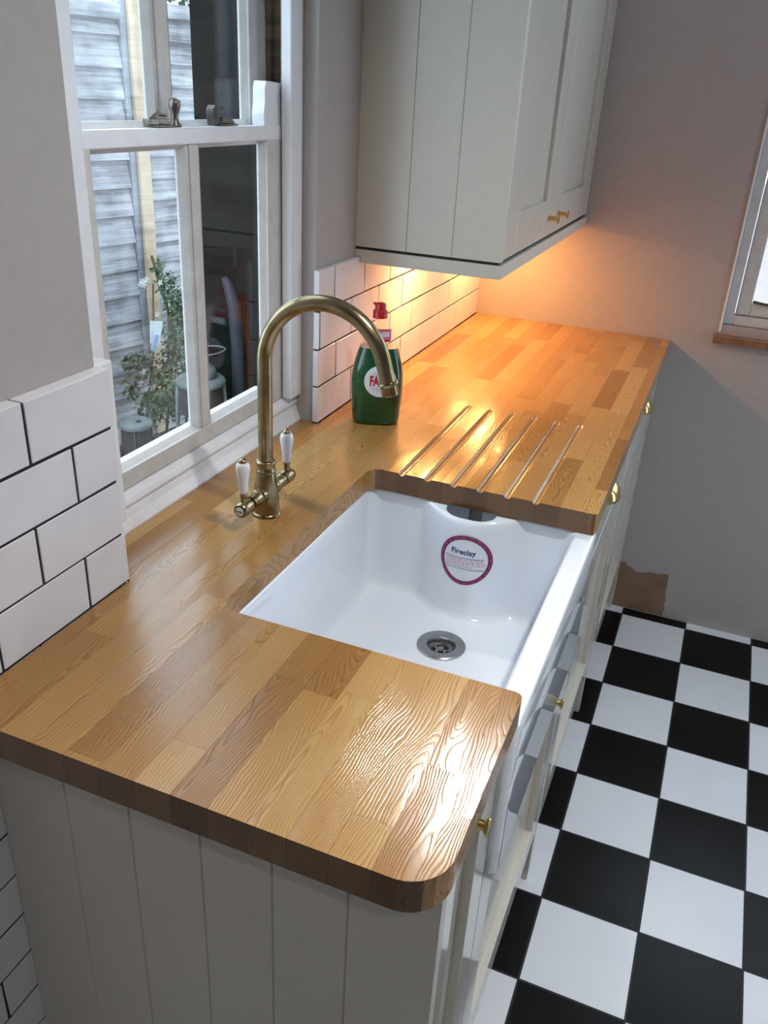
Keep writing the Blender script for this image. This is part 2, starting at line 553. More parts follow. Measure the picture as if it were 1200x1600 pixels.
RX, FY0, ZC = 2.3, -1.9, 2.45
struct('floor', boxes([(-0.3, RX + 0.1, FY0 - 0.1, LY + 0.05, -0.06, 0)]), M['floor'])
struct('ceiling', boxes([(-0.3, RX + 0.1, FY0 - 0.1, LY + 0.3, ZC, ZC + 0.1)]), M['ceiling'])
WT = 2.15   # top of sash window opening
# window wall: nearer pier is proud of the far pier, opening between them
struct('wall_left', boxes([(-0.133, 0.024, FY0, 0.303, 0, ZC), (-0.133, -0.012, 0.985, LY + 0.25, 0, ZC),
                           (-0.133, -0.03, 0.303, 0.985, 0, 0.93), (-0.133, -0.012, 0.303, 0.985, WT, ZC)]), M['wall'])
# far wall with the small window
WX0, WX1, WZ0, WZ1 = 0.732, 2.12, 1.0, 2.2
wb = struct('wall_back', boxes([(-0.05, WX0, LY, LY + 0.25, 0, ZC), (WX1, RX + 0.1, LY, LY + 0.25, 0, ZC),
                           (WX0, WX1, LY, LY + 0.25, 0, WZ0), (WX0, WX1, LY, LY + 0.25, WZ1, ZC)]), M['wall'])
struct('wall_right', boxes([(RX, RX + 0.1, FY0, 1.13, 0, ZC), (RX, RX + 0.1, 1.77, LY, 0, ZC), (RX, RX + 0.1, 1.13, 1.77, 2.07, ZC)]), M['wall'])
struct('wall_front', boxes([(-0.28, RX + 0.1, FY0 - 0.1, FY0, 0, ZC)]), M['wall'])

# bare plaster patch low on the far wall (torn outline)
random.seed(4)
bm = bmesh.new()
out = []
for (x0, z0, x1, z1, n) in ((0.50, 0.004, 0.757, 0.004, 6), (0.757, 0.004, 0.742, 0.165, 14), (0.742, 0.165, 0.64, 0.150, 9), (0.64, 0.15, 0.60, 0.175, 5), (0.60, 0.175, 0.50, 0.150, 4), (0.50, 0.15, 0.50, 0.004, 2)):
    for i in range(n):
        t = i / n
        j = 0.004 if z0 > 0.01 or z1 > 0.01 else 0
        out.append((x0 + (x1 - x0) * t + random.uniform(-j, j), max(0.004, z0 + (z1 - z0) * t + random.uniform(-j, j))))
a = [bm.verts.new((x, LY - 0.0015, z)) for x, z in out]
c = [bm.verts.new((x, LY + 0.002, z)) for x, z in out]
bm.faces.new(a)
for i in range(len(a)): bm.faces.new((a[i], a[(i + 1) % len(a)], c[(i + 1) % len(a)], c[i]))
o = mesh_obj('bare_plaster_patch', bm, M['plasterboard'], wb)
o['label'] = 'torn patch of bare brown plaster'

# ------------------------------------------------------------------ metro tiling (one structure each)
def tiling(name, xface, thick, rows, joints, y0, y1, g=0.003, seed=1, back_y1=None):
    """rows: z boundaries top to bottom; joints: per row list of joint y positions"""
    random.seed(seed)
    bm = bmesh.new()
    box(bm, xface - thick, xface - 0.0016, y0 + 0.005, y1 - 0.005, rows[-1] + 0.001, rows[0] - 0.002, 1)
    for k in range(len(rows) - 1):
        zt, zb = rows[k], rows[k + 1]
        js = [y0 - g] + sorted(j for j in joints[k] if y0 < j < y1) + [y1 + g]
        for a_, b_ in zip(js, js[1:]):
            ya, yb = a_ + g / 2 + (g / 2 if a_ < y0 else 0), b_ - g / 2 - (g / 2 if b_ > y1 else 0)
            if yb - ya < 0.004: continue
            e = lambda: random.uniform(-0.0005, 0.0005)
            top = zt - (g / 2 if k else 0)
            vs = box(bm, xface - thick, xface, ya, yb, zb + g / 2, top, 0)
            for v in vs:
                v.co.y += e(); v.co.z += e()
                if abs(v.co.x - xface) < 1e-6: v.co.x += random.uniform(-0.0007, 0.0003)
    return mesh_obj(name, bm, [M['tile'], M['grout']], bevel=0.0011, bseg=3)

rowsA = [1.236, 1.161, 1.087, 1.0105, 0.9354] + [0.9354 - 0.0755 * 1] + [0.788 - 0.0715 * i for i in range(0, 11)]
rowsA = rowsA + [0.003]
offs = [0.012, 0.0785, 0.005, 0.077]
jo = []
for k in range(len(rowsA)):
    o0 = offs[k] if k < 4 else (0.062 if k % 2 else 0.137)
    jo.append([o0 + 0.15 * i for i in range(-14, 3)])
t = tiling('trim_1', 0.0443, 0.0203, rowsA, jo, FY0 + 0.01, 0.3055, g=0.0036, seed=3)
t['kind'] = 'structure'
rowsB = [1.243, 1.165, 1.089, 1.013, 0.9362]
jb = [[1.048 + 0.15 * i for i in range(8)], [1.134 + 0.15 * i - 0.15 for i in range(9)], [1.061 + 0.15 * i for i in range(8)], [1.142 + 0.15 * i for i in range(8)]]
t = tiling('trim_2', 0.0, 0.012, rowsB, jb, 0.977, LY - 0.002, g=0.0036, seed=8)
t['kind'] = 'structure'
# tiled return inside the window reveal behind the nearer pier
t = B('trim_3', [(-0.045, 0.0, 0.306, 0.366, 0.99, 1.225)], M['white_paint'], bevel=0.003)
t['kind'] = 'structure'

# ------------------------------------------------------------------ sash window
win = empty('window_1'); win['kind'] = 'structure'
SY0, SY1 = 0.36, 0.972
bm = bmesh.new()
prism_y(bm, [(-0.150, 0.91), (-0.0425, 0.91), (-0.0425, 0.938), (-0.050, 0.955), (-0.0535, 0.9665), (-0.150, 0.9665)], 0.304, 0.9995)
o = mesh_obj('window_board', bm, M['white_paint'], win, bevel=0.0015)
bm = bmesh.new()
prism_y(bm, [(-0.150, 0.9672), (-0.0525, 0.9672), (-0.0505, 0.974), (-0.053, 0.981), (-0.0625, 0.9895), (-0.150, 0.9895)], 0.309, 0.985)
mesh_obj('stop_bead', bm, M['white_paint'], win, bevel=0.001)
# box frame linings, staff beads
B('window_frame', [(-0.132, -0.062, 0.976, 0.985, 0.99, WT), (-0.132, -0.062, 0.304, 0.357, 0.99, WT), (-0.132, -0.05, 0.304, 0.985, WT - 0.03, WT)], M['white_paint'], win, 0.001)
bm = bmesh.new()
for (ya, yb) in ((0.304, 0.402), (0.940, 0.9845)):
    box(bm, -0.0615, -0.041, ya, yb, 0.9905, WT - 0.03)
mesh_obj('staff_bead', bm, M['white_paint'], win, bevel=0.003, bseg=3)
B('pulley_stile', [(-0.0985, -0.0625, 0.9725, 0.9757, 1.492, WT - 0.03)], M['bare_wood'], win)
B('parting_bead', [(-0.0995, -0.093, 0.958, 0.9757, 1.50, WT - 0.03)], M['bare_wood'], win)
bm = bmesh.new()
tube(bm, [(-0.074, 0.968, 1.54 + 0.02 * i) for i in range(28)], [0.0026 + 0.0005 * (i % 2) for i in range(28)], 8)
mesh_obj('sash_cord', bm, M['rope'], win, smooth=True)

def sash(name, xf, xb, y0, y1, z0, z1, sl, sr, bot, top, my0, my1, mat, glassmat):
    """xf front face, xb back face; sl/sr stile widths, bot/top rail heights; moulded inner edges"""
    xm = xb + 0.005
    fr = B(name, [(xb, xf, y0, y0 + sl, z0, z1), (xb, xf, y1 - sr, y1, z0, z1)], mat, win, 0.002)
    B('rail', [(xb, xf + 0.0006, y0 + 0.001, y1 - 0.001, z0, z0 + bot)], mat, fr, 0.0015)
    B('rail', [(xb, xf + 0.0006, y0 + 0.001, y1 - 0.001, z1 - top, z1)], M['white_paint'] if name == 'lower_sash' else mat, fr, 0.002)
    B('glazing_bar', [(xm - 0.004, xf - 0.003, my0, my1, z0 + bot, z1 - top), (xm - 0.006, xf - 0.0005, my0 + 0.008, my1 - 0.008, z0 + bot, z1 - top)], mat, fr, 0.002)
    gl, gr = y0 + sl, y1 - sr
    # inner moulding around each pane (bevelled)
    bm = bmesh.new()
    zb, zt = z0 + bot, z1 - top
    for a_, b_ in ((gl, my0), (my1, gr)):
        w = 0.007
        outer = [(a_, zb), (b_, zb), (b_, zt), (a_, zt)]
        inner = [(a_ + w, zb + w), (b_ - w, zb + w), (b_ - w, zt - w), (a_ + w, zt - w)]
        for xo, xi in ((xf - 0.003, xm), ):
            O_ = [bm.verts.new((xo, y, z)) for y, z in outer]
            I_ = [bm.verts.new((xi, y, z)) for y, z in inner]
            K_ = [bm.verts.new((xm - 0.003, y, z)) for y, z in inner]
            Q_ = [bm.verts.new((xm - 0.003, y, z)) for y, z in outer]
            for i in range(4):
                j = (i + 1) % 4
                bm.faces.new((O_[i], O_[j], I_[j], I_[i]))
                bm.faces.new((I_[i], I_[j], K_[j], K_[i]))
                bm.faces.new((K_[i], K_[j], Q_[j], Q_[i]))
                bm.faces.new((Q_[i], Q_[j], O_[j], O_[i]))
    mesh_obj('glazing_moulding', bm, mat, fr)
    for a_, b_ in ((gl, my0), (my1, gr)):
        B('glass_pane', [(xm - 0.0015, xm + 0.0015, a_ + 0.004, b_ - 0.004, zb + 0.004, zt - 0.004)], glassmat, fr)
    return fr

ls = sash('lower_sash', -0.0645, -0.084, 0.375, 0.966, 0.9905, 1.492, 0.066, 0.070, 0.029, 0.023, 0.653, 0.690, M['old_paint'], M['glass'])
bm = bmesh.new()      # horn standing up at the end of the meeting rail
pr = [(0.890, 1.4915), (0.9655, 1.4915), (0.9655, 1.557), (0.898, 1.560), (0.893, 1.548), (0.8935, 1.53), (0.889, 1.51)]
a = [bm.verts.new((-0.066, y, z)) for y, z in pr]; c = [bm.verts.new((-0.090, y, z)) for y, z in pr]
bm.faces.new(a); bm.faces.new(c[::-1])
for i in range(len(pr)): bm.faces.new((a[i], a[(i + 1) % len(pr)], c[(i + 1) % len(pr)], c[i]))
mesh_obj('sash_horn', bm, M['white_paint'], ls, bevel=0.0012)
us = sash('upper_sash', -0.101, -0.120, 0.375, 0.975, 1.470, WT - 0.03, 0.07, 0.072, 0.022, 0.05, 0.638, 0.681, M['old_paint'], M['glass'])

# fastener: arm and stud on the meeting rails, keeper to the right
fa = empty('sash_fastener'); fa.parent = win
bm = bmesh.new()
box(bm, -0.094, -0.070, 0.592, 0.640, 1.4925, 1.4955)
box(bm, -0.089, -0.076, 0.585, 0.632, 1.4955, 1.5035)
tube(bm, [(-0.085, 0.600, 1.503), (-0.084, 0.615, 1.510), (-0.082, 0.632, 1.508)], 0.0035, 10)
mesh_obj('fastener_plate', bm, M['old_metal'], fa, bevel=0.001)
bm = bmesh.new()
lathe(bm, (-0.082, 0.652, 1.4925), (0.05, 0.0, 1), [(0.010, 0), (0.010, 0.003), (0.006, 0.006), (0.0055, 0.018), (0.008, 0.024), (0.0088, 0.030), (0.0075, 0.036), (0.0, 0.039)], 20)
mesh_obj('fastener_knob', bm, M['old_metal'], fa, smooth=True)
bm = bmesh.new()
box(bm, -0.096, -0.072, 0.760, 0.815, 1.4925, 1.4950)
pr = [(0.766, 1.4955), (0.811, 1.4955), (0.800, 1.504), (0.775, 1.506)]
a = [bm.verts.new((-0.075, y, z)) for y, z in pr]; c = [bm.verts.new((-0.093, y, z)) for y, z in pr]
bm.faces.new(a); bm.faces.new(c[::-1])
for i in range(4): bm.faces.new((a[i], a[(i + 1) % 4], c[(i + 1) % 4], c[i]))
mesh_obj('fastener_keeper', bm, M['old_metal'], fa, bevel=0.001)
bm = bmesh.new()
pr = [(0.752, 1.493), (0.764, 1.493), (0.770, 1.512), (0.785, 1.517), (0.783, 1.5205), (0.756, 1.5215), (0.750, 1.516)]
a = [bm.verts.new((-0.077, y, z)) for y, z in pr]; c = [bm.verts.new((-0.091, y, z)) for y, z in pr]
bm.faces.new(a); bm.faces.new(c[::-1])
for i in range(len(pr)): bm.faces.new((a[i], a[(i + 1) % len(pr)], c[(i + 1) % len(pr)], c[i]))
mesh_obj('fastener_hook', bm, M['dark_metal'], fa, bevel=0.0008)

# ------------------------------------------------------------------ far window and its sill
w2 = empty('window_2'); w2['kind'] = 'structure'
x0, x1, z0, z1 = WX0, WX1, WZ0, WZ1
B('window_frame', [(x0 + 0.001, x0 + 0.026, LY + 0.012, LY + 0.09, z0 + 0.001, z1 - 0.001), (x1 - 0.026, x1 - 0.001, LY + 0.012, LY + 0.09, z0 + 0.001, z1 - 0.001),
                   (x0 + 0.026, x1 - 0.026, LY + 0.012, LY + 0.09, z0 + 0.001, z0 + 0.027), (x0 + 0.026, x1 - 0.026, LY + 0.012, LY + 0.09, z1 - 0.04, z1 - 0.001)], M['old_paint'], w2, 0.002)
B('casement', [(x0 + 0.029, x0 + 0.066, LY + 0.022, LY + 0.062, z0 + 0.030, z1 - 0.042), (x1 - 0.066, x1 - 0.029, LY + 0.022, LY + 0.062, z0 + 0.030, z1 - 0.042),
               (x0 + 0.066, x1 - 0.066, LY + 0.022, LY + 0.062, z0 + 0.030, z0 + 0.066), (x0 + 0.066, x1 - 0.066, LY + 0.022, LY + 0.062, z1 - 0.085, z1 - 0.042),
               (1.41, 1.45, LY + 0.022, LY + 0.062, z0 + 0.066, z1 - 0.085)], M['old_paint'], w2, 0.003)
B('glass_pane', [(x0 + 0.06, x1 - 0.06, LY + 0.040, LY + 0.043, z0 + 0.06, z1 - 0.08)], M['pane_far'], w2)
B('corner_bead', [(x0 - 0.006, x0 + 0.0005, LY - 0.005, LY + 0.02, z0 - 0.02, z1)], M['white_paint'], w2, 0.001)
bm = bmesh.new()
tube(bm, [(x0 + 0.068, LY + 0.018, z0 + 0.071), (x0 + 0.10, LY + 0.016, z0 + 0.068), (x0 + 0.26, LY + 0.016, z0 + 0.068)], 0.004, 8)
mesh_obj('casement_stay', bm, M['dark_metal'], w2, smooth=True)
B('window_sill', [(0.716, WX1 + 0.02, LY - 0.028, LY + 0.014, 0.950, 0.9735), (WX0 + 0.0005, WX1 - 0.0005, LY + 0.014, LY + 0.03, 0.9735, 1.0)], M['sill_oak'], w2, 0.002)

# unseen glazed door added in the right wall to bring in more daylight
dr = empty('added_door'); dr['kind'] = 'structure'
B('door_frame', [(RX + 0.02, RX + 0.09, 1.131, 1.20, 0.001, 2.067), (RX + 0.02, RX + 0.09, 1.70, 1.769, 0.001, 2.067), (RX + 0.02, RX + 0.09, 1.20, 1.70, 1.99, 2.067),
                 (RX + 0.02, RX + 0.09, 1.20, 1.70, 0.001, 0.15)], M['white_paint'], dr, 0.002)
B('glass_pane', [(RX + 0.05, RX + 0.056, 1.20, 1.70, 0.15, 1.99)], M['pane_far'], dr)

# ------------------------------------------------------------------ worktop
def arc(cx, cy, r, a0, a1, n):
    return [(cx + r * math.cos(math.radians(a0 + (a1 - a0) * i / n)), cy + r * math.sin(math.radians(a0 + (a1 - a0) * i / n))) for i in range(n + 1)]

D = 0.600
S0, S1, SX = 0.3027, 0.8241, 0.1862
TH = 0.040
pts = []
pts += [(0.0448, 0.0)]
pts += arc(D - 0.046, 0.046, 0.046, -90, 0, 12)
pts += arc(D - 0.010, S0 - 0.010, 0.010, 0, 90, 5)
pts += [(x, y) for x, y in arc(SX + 0.030, S0 + 0.030, 0.030, 270, 180, 8)]
pts += [(x, y) for x, y in arc(SX + 0.022, S1 - 0.022, 0.022, 180, 90, 8)]
pts += arc(D - 0.008, S1 + 0.008, 0.008, -90, 0, 4)
pts += [(D, LY - 0.001), (0.0006, LY - 0.001), (0.0006, 0.9765), (-0.0125, 0.9765), (-0.0125, 0.984), (-0.042, 0.984), (-0.042, 0.3065), (0.0448, 0.3065)]
bm = bmesh.new()
vt = [bm.verts.new((x, y, H)) for x, y in pts]
vb = [bm.verts.new((x, y, H - TH)) for x, y in pts]
bm.faces.new(vt); bm.faces.new(vb[::-1])
for i in range(len(pts)):
    j = (i + 1) % len(pts)
    bm.faces.new((vt[i], vb[i], vb[j], vt[j]))
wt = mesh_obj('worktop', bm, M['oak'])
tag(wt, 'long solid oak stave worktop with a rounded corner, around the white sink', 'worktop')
bm = bmesh.new()
for gx in (0.2465, 0.2955, 0.3455, 0.394, 0.444, 0.494):
    path = [(gx, 0.79 + 0.02 * i, H + 0.0030) for i in range(22)] + [(gx, 1.236, H + 0.0038), (gx, 1.248, H + 0.0062), (gx, 1.256, H + 0.0095), (gx, 1.262, H + 0.014)]
    tube(bm, path, 0.0078, 20)
boolean_cut(wt, bm)
md = wt.modifiers.new('edge_rounding', 'BEVEL'); md.width = 0.0018; md.segments = 3; md.limit_method = 'ANGLE'; md.angle_limit = math.radians(40)
for p in wt.data.polygons: p.use_smooth = False

# ------------------------------------------------------------------ belfast sink
sink = thing('belfast_sink', 'white fireclay butler sink set under the oak worktop', 'sink')
OX0, OX1, OY0, OY1, ZT, ZB = 0.160, 0.602, 0.2900, 0.8555, 0.8948, 0.640
IX0, IX1, IY0, IY1 = 0.187, 0.566, 0.322, 0.833
FZ = 0.690
BX = 0.383
def bulge(x, z=0.8):
    t = abs(x - BX) / 0.094
    if t >= 1: return 0.0
    return 0.047 * (0.5 + 0.5 * math.cos(PI * t)) ** 0.5

def ring_pts(x0, x1, y0, y1, r, n_c=6, n_s=28, bul=0.0):
    """closed outline, counter-clockwise from near-left; the far side can carry the overflow bulge"""
    P = []
    def cc(cx, cy, a0):
        for i in range(n_c + 1):
            a_ = math.radians(a0 + 90 * i / n_c)
            P.append((cx + r * math.cos(a_), cy + r * math.sin(a_)))
    cc(x0 + r, y0 + r, 180)
    for i in range(1, n_s): P.append((x0 + r + (x1 - x0 - 2 * r) * i / n_s, y0))
    cc(x1 - r, y0 + r, 270)
    for i in range(1, n_s): P.append((x1, y0 + r + (y1 - y0 - 2 * r) * i / n_s))
    cc(x1 - r, y1 - r, 0)
    for i in range(1, n_s):
        x = x1 - r - (x1 - x0 - 2 * r) * i / n_s
        P.append((x, y1 - bul * bulge(x)))
    cc(x0 + r, y1 - r, 90)
    for i in range(1, n_s): P.append((x0, y1 - r - (y1 - y0 - 2 * r) * i / n_s))
    return P

def zlip(x, y, z, amt):
    """overflow lip dips below the rim at the bulge"""
    if y > 0.7: z -= amt * min(1.0, (bulge(x) / 0.052) ** 1.0 * 1.0)
    return z
bm = bmesh.new()
levels = []
levels.append(([(x, y, ZB) for x, y in ring_pts(OX0 + 0.006, OX1 - 0.006, OY0 + 0.006, OY1 - 0.006, 0.012)]))
levels.append(([(x, y, ZB + 0.006) for x, y in ring_pts(OX0, OX1, OY0, OY1, 0.014)]))
levels.append(([(x, y, ZT - 0.007) for x, y in ring_pts(OX0, OX1, OY0, OY1, 0.014)]))
levels.append(([(x, y, ZT - 0.002) for x, y in ring_pts(OX0 + 0.002, OX1 - 0.002, OY0 + 0.002, OY1 - 0.002, 0.013)]))
levels.append(([(x, y, ZT) for x, y in ring_pts(OX0 + 0.006, OX1 - 0.006, OY0 + 0.006, OY1 - 0.006, 0.012)]))
levels.append(([(x, y, zlip(x, y, ZT, 0.006)) for x, y in ring_pts(IX0 - 0.006, IX1 + 0.006, IY0 - 0.006, IY1 + 0.006, 0.02, bul=0.95)]))
levels.append(([(x, y, zlip(x, y, ZT - 0.002, 0.008)) for x, y in ring_pts(IX0 - 0.002, IX1 + 0.002, IY0 - 0.002, IY1 + 0.002, 0.021, bul=1.0)]))
levels.append(([(x, y, zlip(x, y, ZT - 0.007, 0.010)) for x, y in ring_pts(IX0, IX1, IY0, IY1, 0.022, bul=1.03)]))
for k, z in enumerate((0.865, 0.84, 0.81, 0.78, 0.75, 0.725)):
    levels.append(([(x, y, z) for x, y in ring_pts(IX0 + 0.001 * k * .5, IX1 - 0.001 * k * .5, IY0 + 0.0005 * k, IY1 - 0.0005 * k, 0.024, bul=1.0)]))
for i in range(1, 6):
    a_ = PI / 2 * i / 5
    rr = 0.018
    ins = 0.003 + rr * (1 - math.cos(a_)); z = FZ + rr - rr * math.sin(a_)
    levels.append(([(x, y, z) for x, y in ring_pts(IX0 + ins, IX1 - ins, IY0 + ins, IY1 - ins, 0.026, bul=1.0)]))
R_ = [[bm.verts.new(p) for p in lv] for lv in levels]
nn = len(R_[0])
for A, C in zip(R_, R_[1:]):
    for i in range(nn): bm.faces.new((A[i], A[(i + 1) % nn], C[(i + 1) % nn], C[i]))
bm.faces.new(R_[0][::-1])
# floor falls gently to the drain
DXc, DYc = 0.388, 0.690
prev = R_[-1]
for s_, dz in ((0.6, 0.001), (0.3, 0.002)):
    cur = []
    for v in R_[-1]:
        cur.append(bm.verts.new((DXc + (v.co.x - DXc) * s_, DYc + (v.co.y - DYc) * s_, FZ - dz)))
    for i in range(nn): bm.faces.new((prev[i], prev[(i + 1) % nn], cur[(i + 1) % nn], cur[i]))
    prev = cur
cur = [bm.verts.new((DXc + 0.027 * (v.co.x - DXc) / math.hypot(v.co.x - DXc, v.co.y - DYc), DYc + 0.027 * (v.co.y - DYc) / math.hypot(v.co.x - DXc, v.co.y - DYc), FZ - 0.003)) for v in R_[-1]]
for i in range(nn): bm.faces.new((prev[i], prev[(i + 1) % nn], cur[(i + 1) % nn], cur[i]))
low = [bm.verts.new((v.co.x, v.co.y, FZ - 0.035)) for v in cur]
for i in range(nn): bm.faces.new((cur[i], cur[(i + 1) % nn], low[(i + 1) % nn], low[i]))
bm.faces.new(low)
basin = mesh_obj('basin', bm, M['ceramic'], sink, smooth=True)
# overflow slot behind the lip
bm = bmesh.new()
e1 = []
for zz in (0.80, 0.93):
    ring = []
    for i in range(36):
        a_ = 2 * PI * i / 36
        ring.append(bm.verts.new((BX + 0.046 * math.copysign(abs(math.cos(a_)) ** 0.8, math.cos(a_)), 0.825 + 0.031 * math.copysign(abs(math.sin(a_)) ** 0.8, math.sin(a_)) , zz)))
    e1.append(ring)
for i in range(36): bm.faces.new((e1[0][i], e1[0][(i + 1) % 36], e1[1][(i + 1) % 36], e1[1][i]))
bm.faces.new(e1[0][::-1]); bm.faces.new(e1[1])
boolean_cut(basin, bm)
for p in basin.data.polygons: p.use_smooth = True
basin.data.set_sharp_from_angle(angle=math.radians(50))
md = basin.modifiers.new('edge_rounding', 'BEVEL'); md.width = 0.003; md.segments = 3; md.limit_method = 'ANGLE'; md.angle_limit = math.radians(50)

# drain
bm = bmesh.new()
lathe(bm, (DXc, DYc, FZ - 0.003), (0, 0, 1), [(0.043, 0.0), (0.043, 0.003), (0.041, 0.0046), (0.029, 0.0036), (0.0255, 0.003), (0.0235, -0.001), (0.0232, -0.010), (0.0, -0.010)], 48, cap=False)
drn = mesh_obj('waste', bm, M['steel'], sink, smooth=True, sharp=math.radians(40))
drn['label'] = 'round stainless steel drain'
bm = bmesh.new()
lathe(bm, (DXc, DYc, FZ - 0.0115), (0, 0, 1), [(0.0, 0.0045), (0.005, 0.0042), (0.006, 0.002)], 24)
for i in range(6):
    a_ = 2 * PI * i / 6
    lathe(bm, (DXc + 0.0135 * math.cos(a_), DYc + 0.0135 * math.sin(a_), FZ - 0.0128), (0, 0, 1), [(0.0048, 0), (0.0048, 0.0006), (0.0, 0.0006)], 16, mi=1)
mesh_obj('waste_grid', bm, [M['steel'], M['black']], drn)

# sticker on the overflow bulge
def stick(u, v, off=0.0008):
    x = 0.3895 + u
    z = 0.812 + v
    dx = 0.001
    k = (bulge(x + dx) - bulge(x - dx)) / (2 * dx)
    y = IY1 - 0.0012 - bulge(x)
    nrm = Vector((-k, -1, 0)).normalized()
    return Vector((x, y, z)) + nrm * off
st_p = empty('sticker'); st_p.parent = sink
st_p['label'] = 'round maroon-ringed sticker reading Fireclay'
RS = 0.047
bm = bmesh.new(); vs, fs = disc_uv(0.0004, RS, 64, 10); mapped(bm, vs, fs, lambda u, v: stick(u, v * 1.06, 0.0008)); mesh_obj('sticker_sheet', bm, M['label_white'], st_p)
bm = bmesh.new(); vs, fs = disc_uv(RS * 0.84, RS, 64, 3); mapped(bm, vs, fs, lambda u, v: stick(u, v * 1.06, 0.0011)); mesh_obj('ring_print', bm, M['maroon'], st_p)
bm = bmesh.new()
rng = random.Random(5)
for k in range(20):           # tiny ring lettering
    a0 = 2 * PI * k / 20
    for q in range(7):
        a_ = a0 + q * 0.034
        r0 = RS * (0.905 + rng.uniform(0, 0.01)); r1 = RS * (0.935 + rng.uniform(0, .01))
        quad = [(r0 * math.cos(a_), r0 * math.sin(a_)), (r1 * math.cos(a_), r1 * math.sin(a_)), (r1 * math.cos(a_ + .022), r1 * math.sin(a_ + .022)), (r0 * math.cos(a_ + .022), r0 * math.sin(a_ + .022))]
        mapped(bm, quad, [(0, 1, 2, 3)], lambda u, v: stick(u, v * 1.06, 0.0014))
mesh_obj('ring_lettering', bm, M['label_pink'], st_p)
bm = bmesh.new()
vs, fs = text_verts('Fireclay', 0.0145, 0.0003)
mapped(bm, vs, fs, lambda u, v: stick(u - 0.004, v + 0.0165, 0.0013))
def hline(bm, u0, u1, v0, t_):
    n = 16
    for i in range(n):
        a_, b_ = u0 + (u1 - u0) * i / n, u0 + (u1 - u0) * (i + 1) / n
        mapped(bm, [(a_, v0), (b_, v0), (b_, v0 + t_), (a_, v0 + t_)], [(0, 1, 2, 3)], lambda u, v: stick(u, v, 0.0013))
mesh_obj('lettering', bm, M['navy'], st_p)
for q_ in ((-0.036, 0.034, 0.004), (-0.034, 0.034, -0.018)):
    bm = bmesh.new(); hline(bm, q_[0], q_[1], q_[2], 0.0009)
    mesh_obj('rule_line', bm, M['navy'], st_p)
bm = bmesh.new()
for li, (v0, ue) in enumerate(((-0.0005, 0.030), (-0.0050, 0.034), (-0.0095, 0.032), (-0.0140, 0.014))):
    u_ = -0.034
    while u_ < ue:
        w_ = rng.uniform(0.003, 0.008)
        n = max(2, int(w_ / 0.0011))
        for q in range(n):
            hh = rng.choice((0.0016, 0.0016, 0.0024))
            a_ = u_ + q * 0.0011
            mapped(bm, [(a_, v0), (a_ + 0.0007, v0), (a_ + 0.0007, v0 + hh), (a_, v0 + hh)], [(0, 1, 2, 3)], lambda u, v: stick(u, v, 0.0013))
        u_ += w_ + 0.0014
mesh_obj('small_print', bm, M['label_pink'], st_p)

# ------------------------------------------------------------------ mixer tap
TX, TY = 0.1085, 0.5725
tap = thing('mixer_tap', 'aged brass swan neck mixer tap with two white porcelain levers, behind the sink', 'tap')
bm = bmesh.new()
lathe(bm, (TX, TY, H), (0, 0, 1), [(0.0238, 0), (0.0240, 0.0025), (0.0225, 0.0048), (0.0212, 0.0055), (0.0208, 0.012), (0.0200, 0.030), (0.0185, 0.050), (0.0165, 0.066), (0.0150, 0.074)], 48)
mesh_obj('body', bm, M['brass'], tap, smooth=True, sharp=math.radians(50))
bm = bmesh.new()
lathe(bm, (TX, TY, H + 0.074), (0, 0, 1), [(0.0150, 0), (0.0158, 0.002), (0.0150, 0.004), (0.0146, 0.0045), (0.0148, 0.012), (0.0150, 0.014), (0.0160, 0.0155), (0.0158, 0.018), (0.0140, 0.0195), (0.0115, 0.0195)], 48)
mesh_obj('collar', bm, M['brass'], tap, smooth=True, sharp=math.radians(50))
bm = bmesh.new()
R0 = 0.0965; CX, CZ = TX + R0, 1.189
path = [(TX, TY, H + 0.090 + (CZ - H - 0.090) * i / 8) for i in range(8)]
path += [(CX - R0 * math.cos(a_), TY, CZ + R0 * math.sin(a_)) for a_ in [math.radians(163) * i / 40 for i in range(41)]]
ex, ez = path[-1][0], path[-1][2]
dx_, dz_ = math.sin(math.radians(17)), -math.cos(math.radians(17))
path += [(ex + dx_ * 0.010, TY, ez + dz_ * 0.010), (ex + dx_ * 0.032, TY, ez + dz_ * 0.032)]
tube(bm, path, 0.0114, 32)
mesh_obj('spout', bm, M['brass'], tap, smooth=True, sharp=math.radians(60))
bm = bmesh.new()
lathe(bm, (ex + dx_ * 0.030, TY, ez + dz_ * 0.030), (dx_, 0, dz_), [(0.0118, 0), (0.0142, 0.001), (0.0146, 0.003), (0.0130, 0.0055), (0.0126, 0.008), (0.0128, 0.018), (0.0120, 0.0195), (0.0095, 0.0195), (0.0090, 0.012), (0.0, 0.012)], 36, cap=False)
mesh_obj('aerator', bm, M['brass'], tap, smooth=True, sharp=math.radians(40))
hz = 0.974
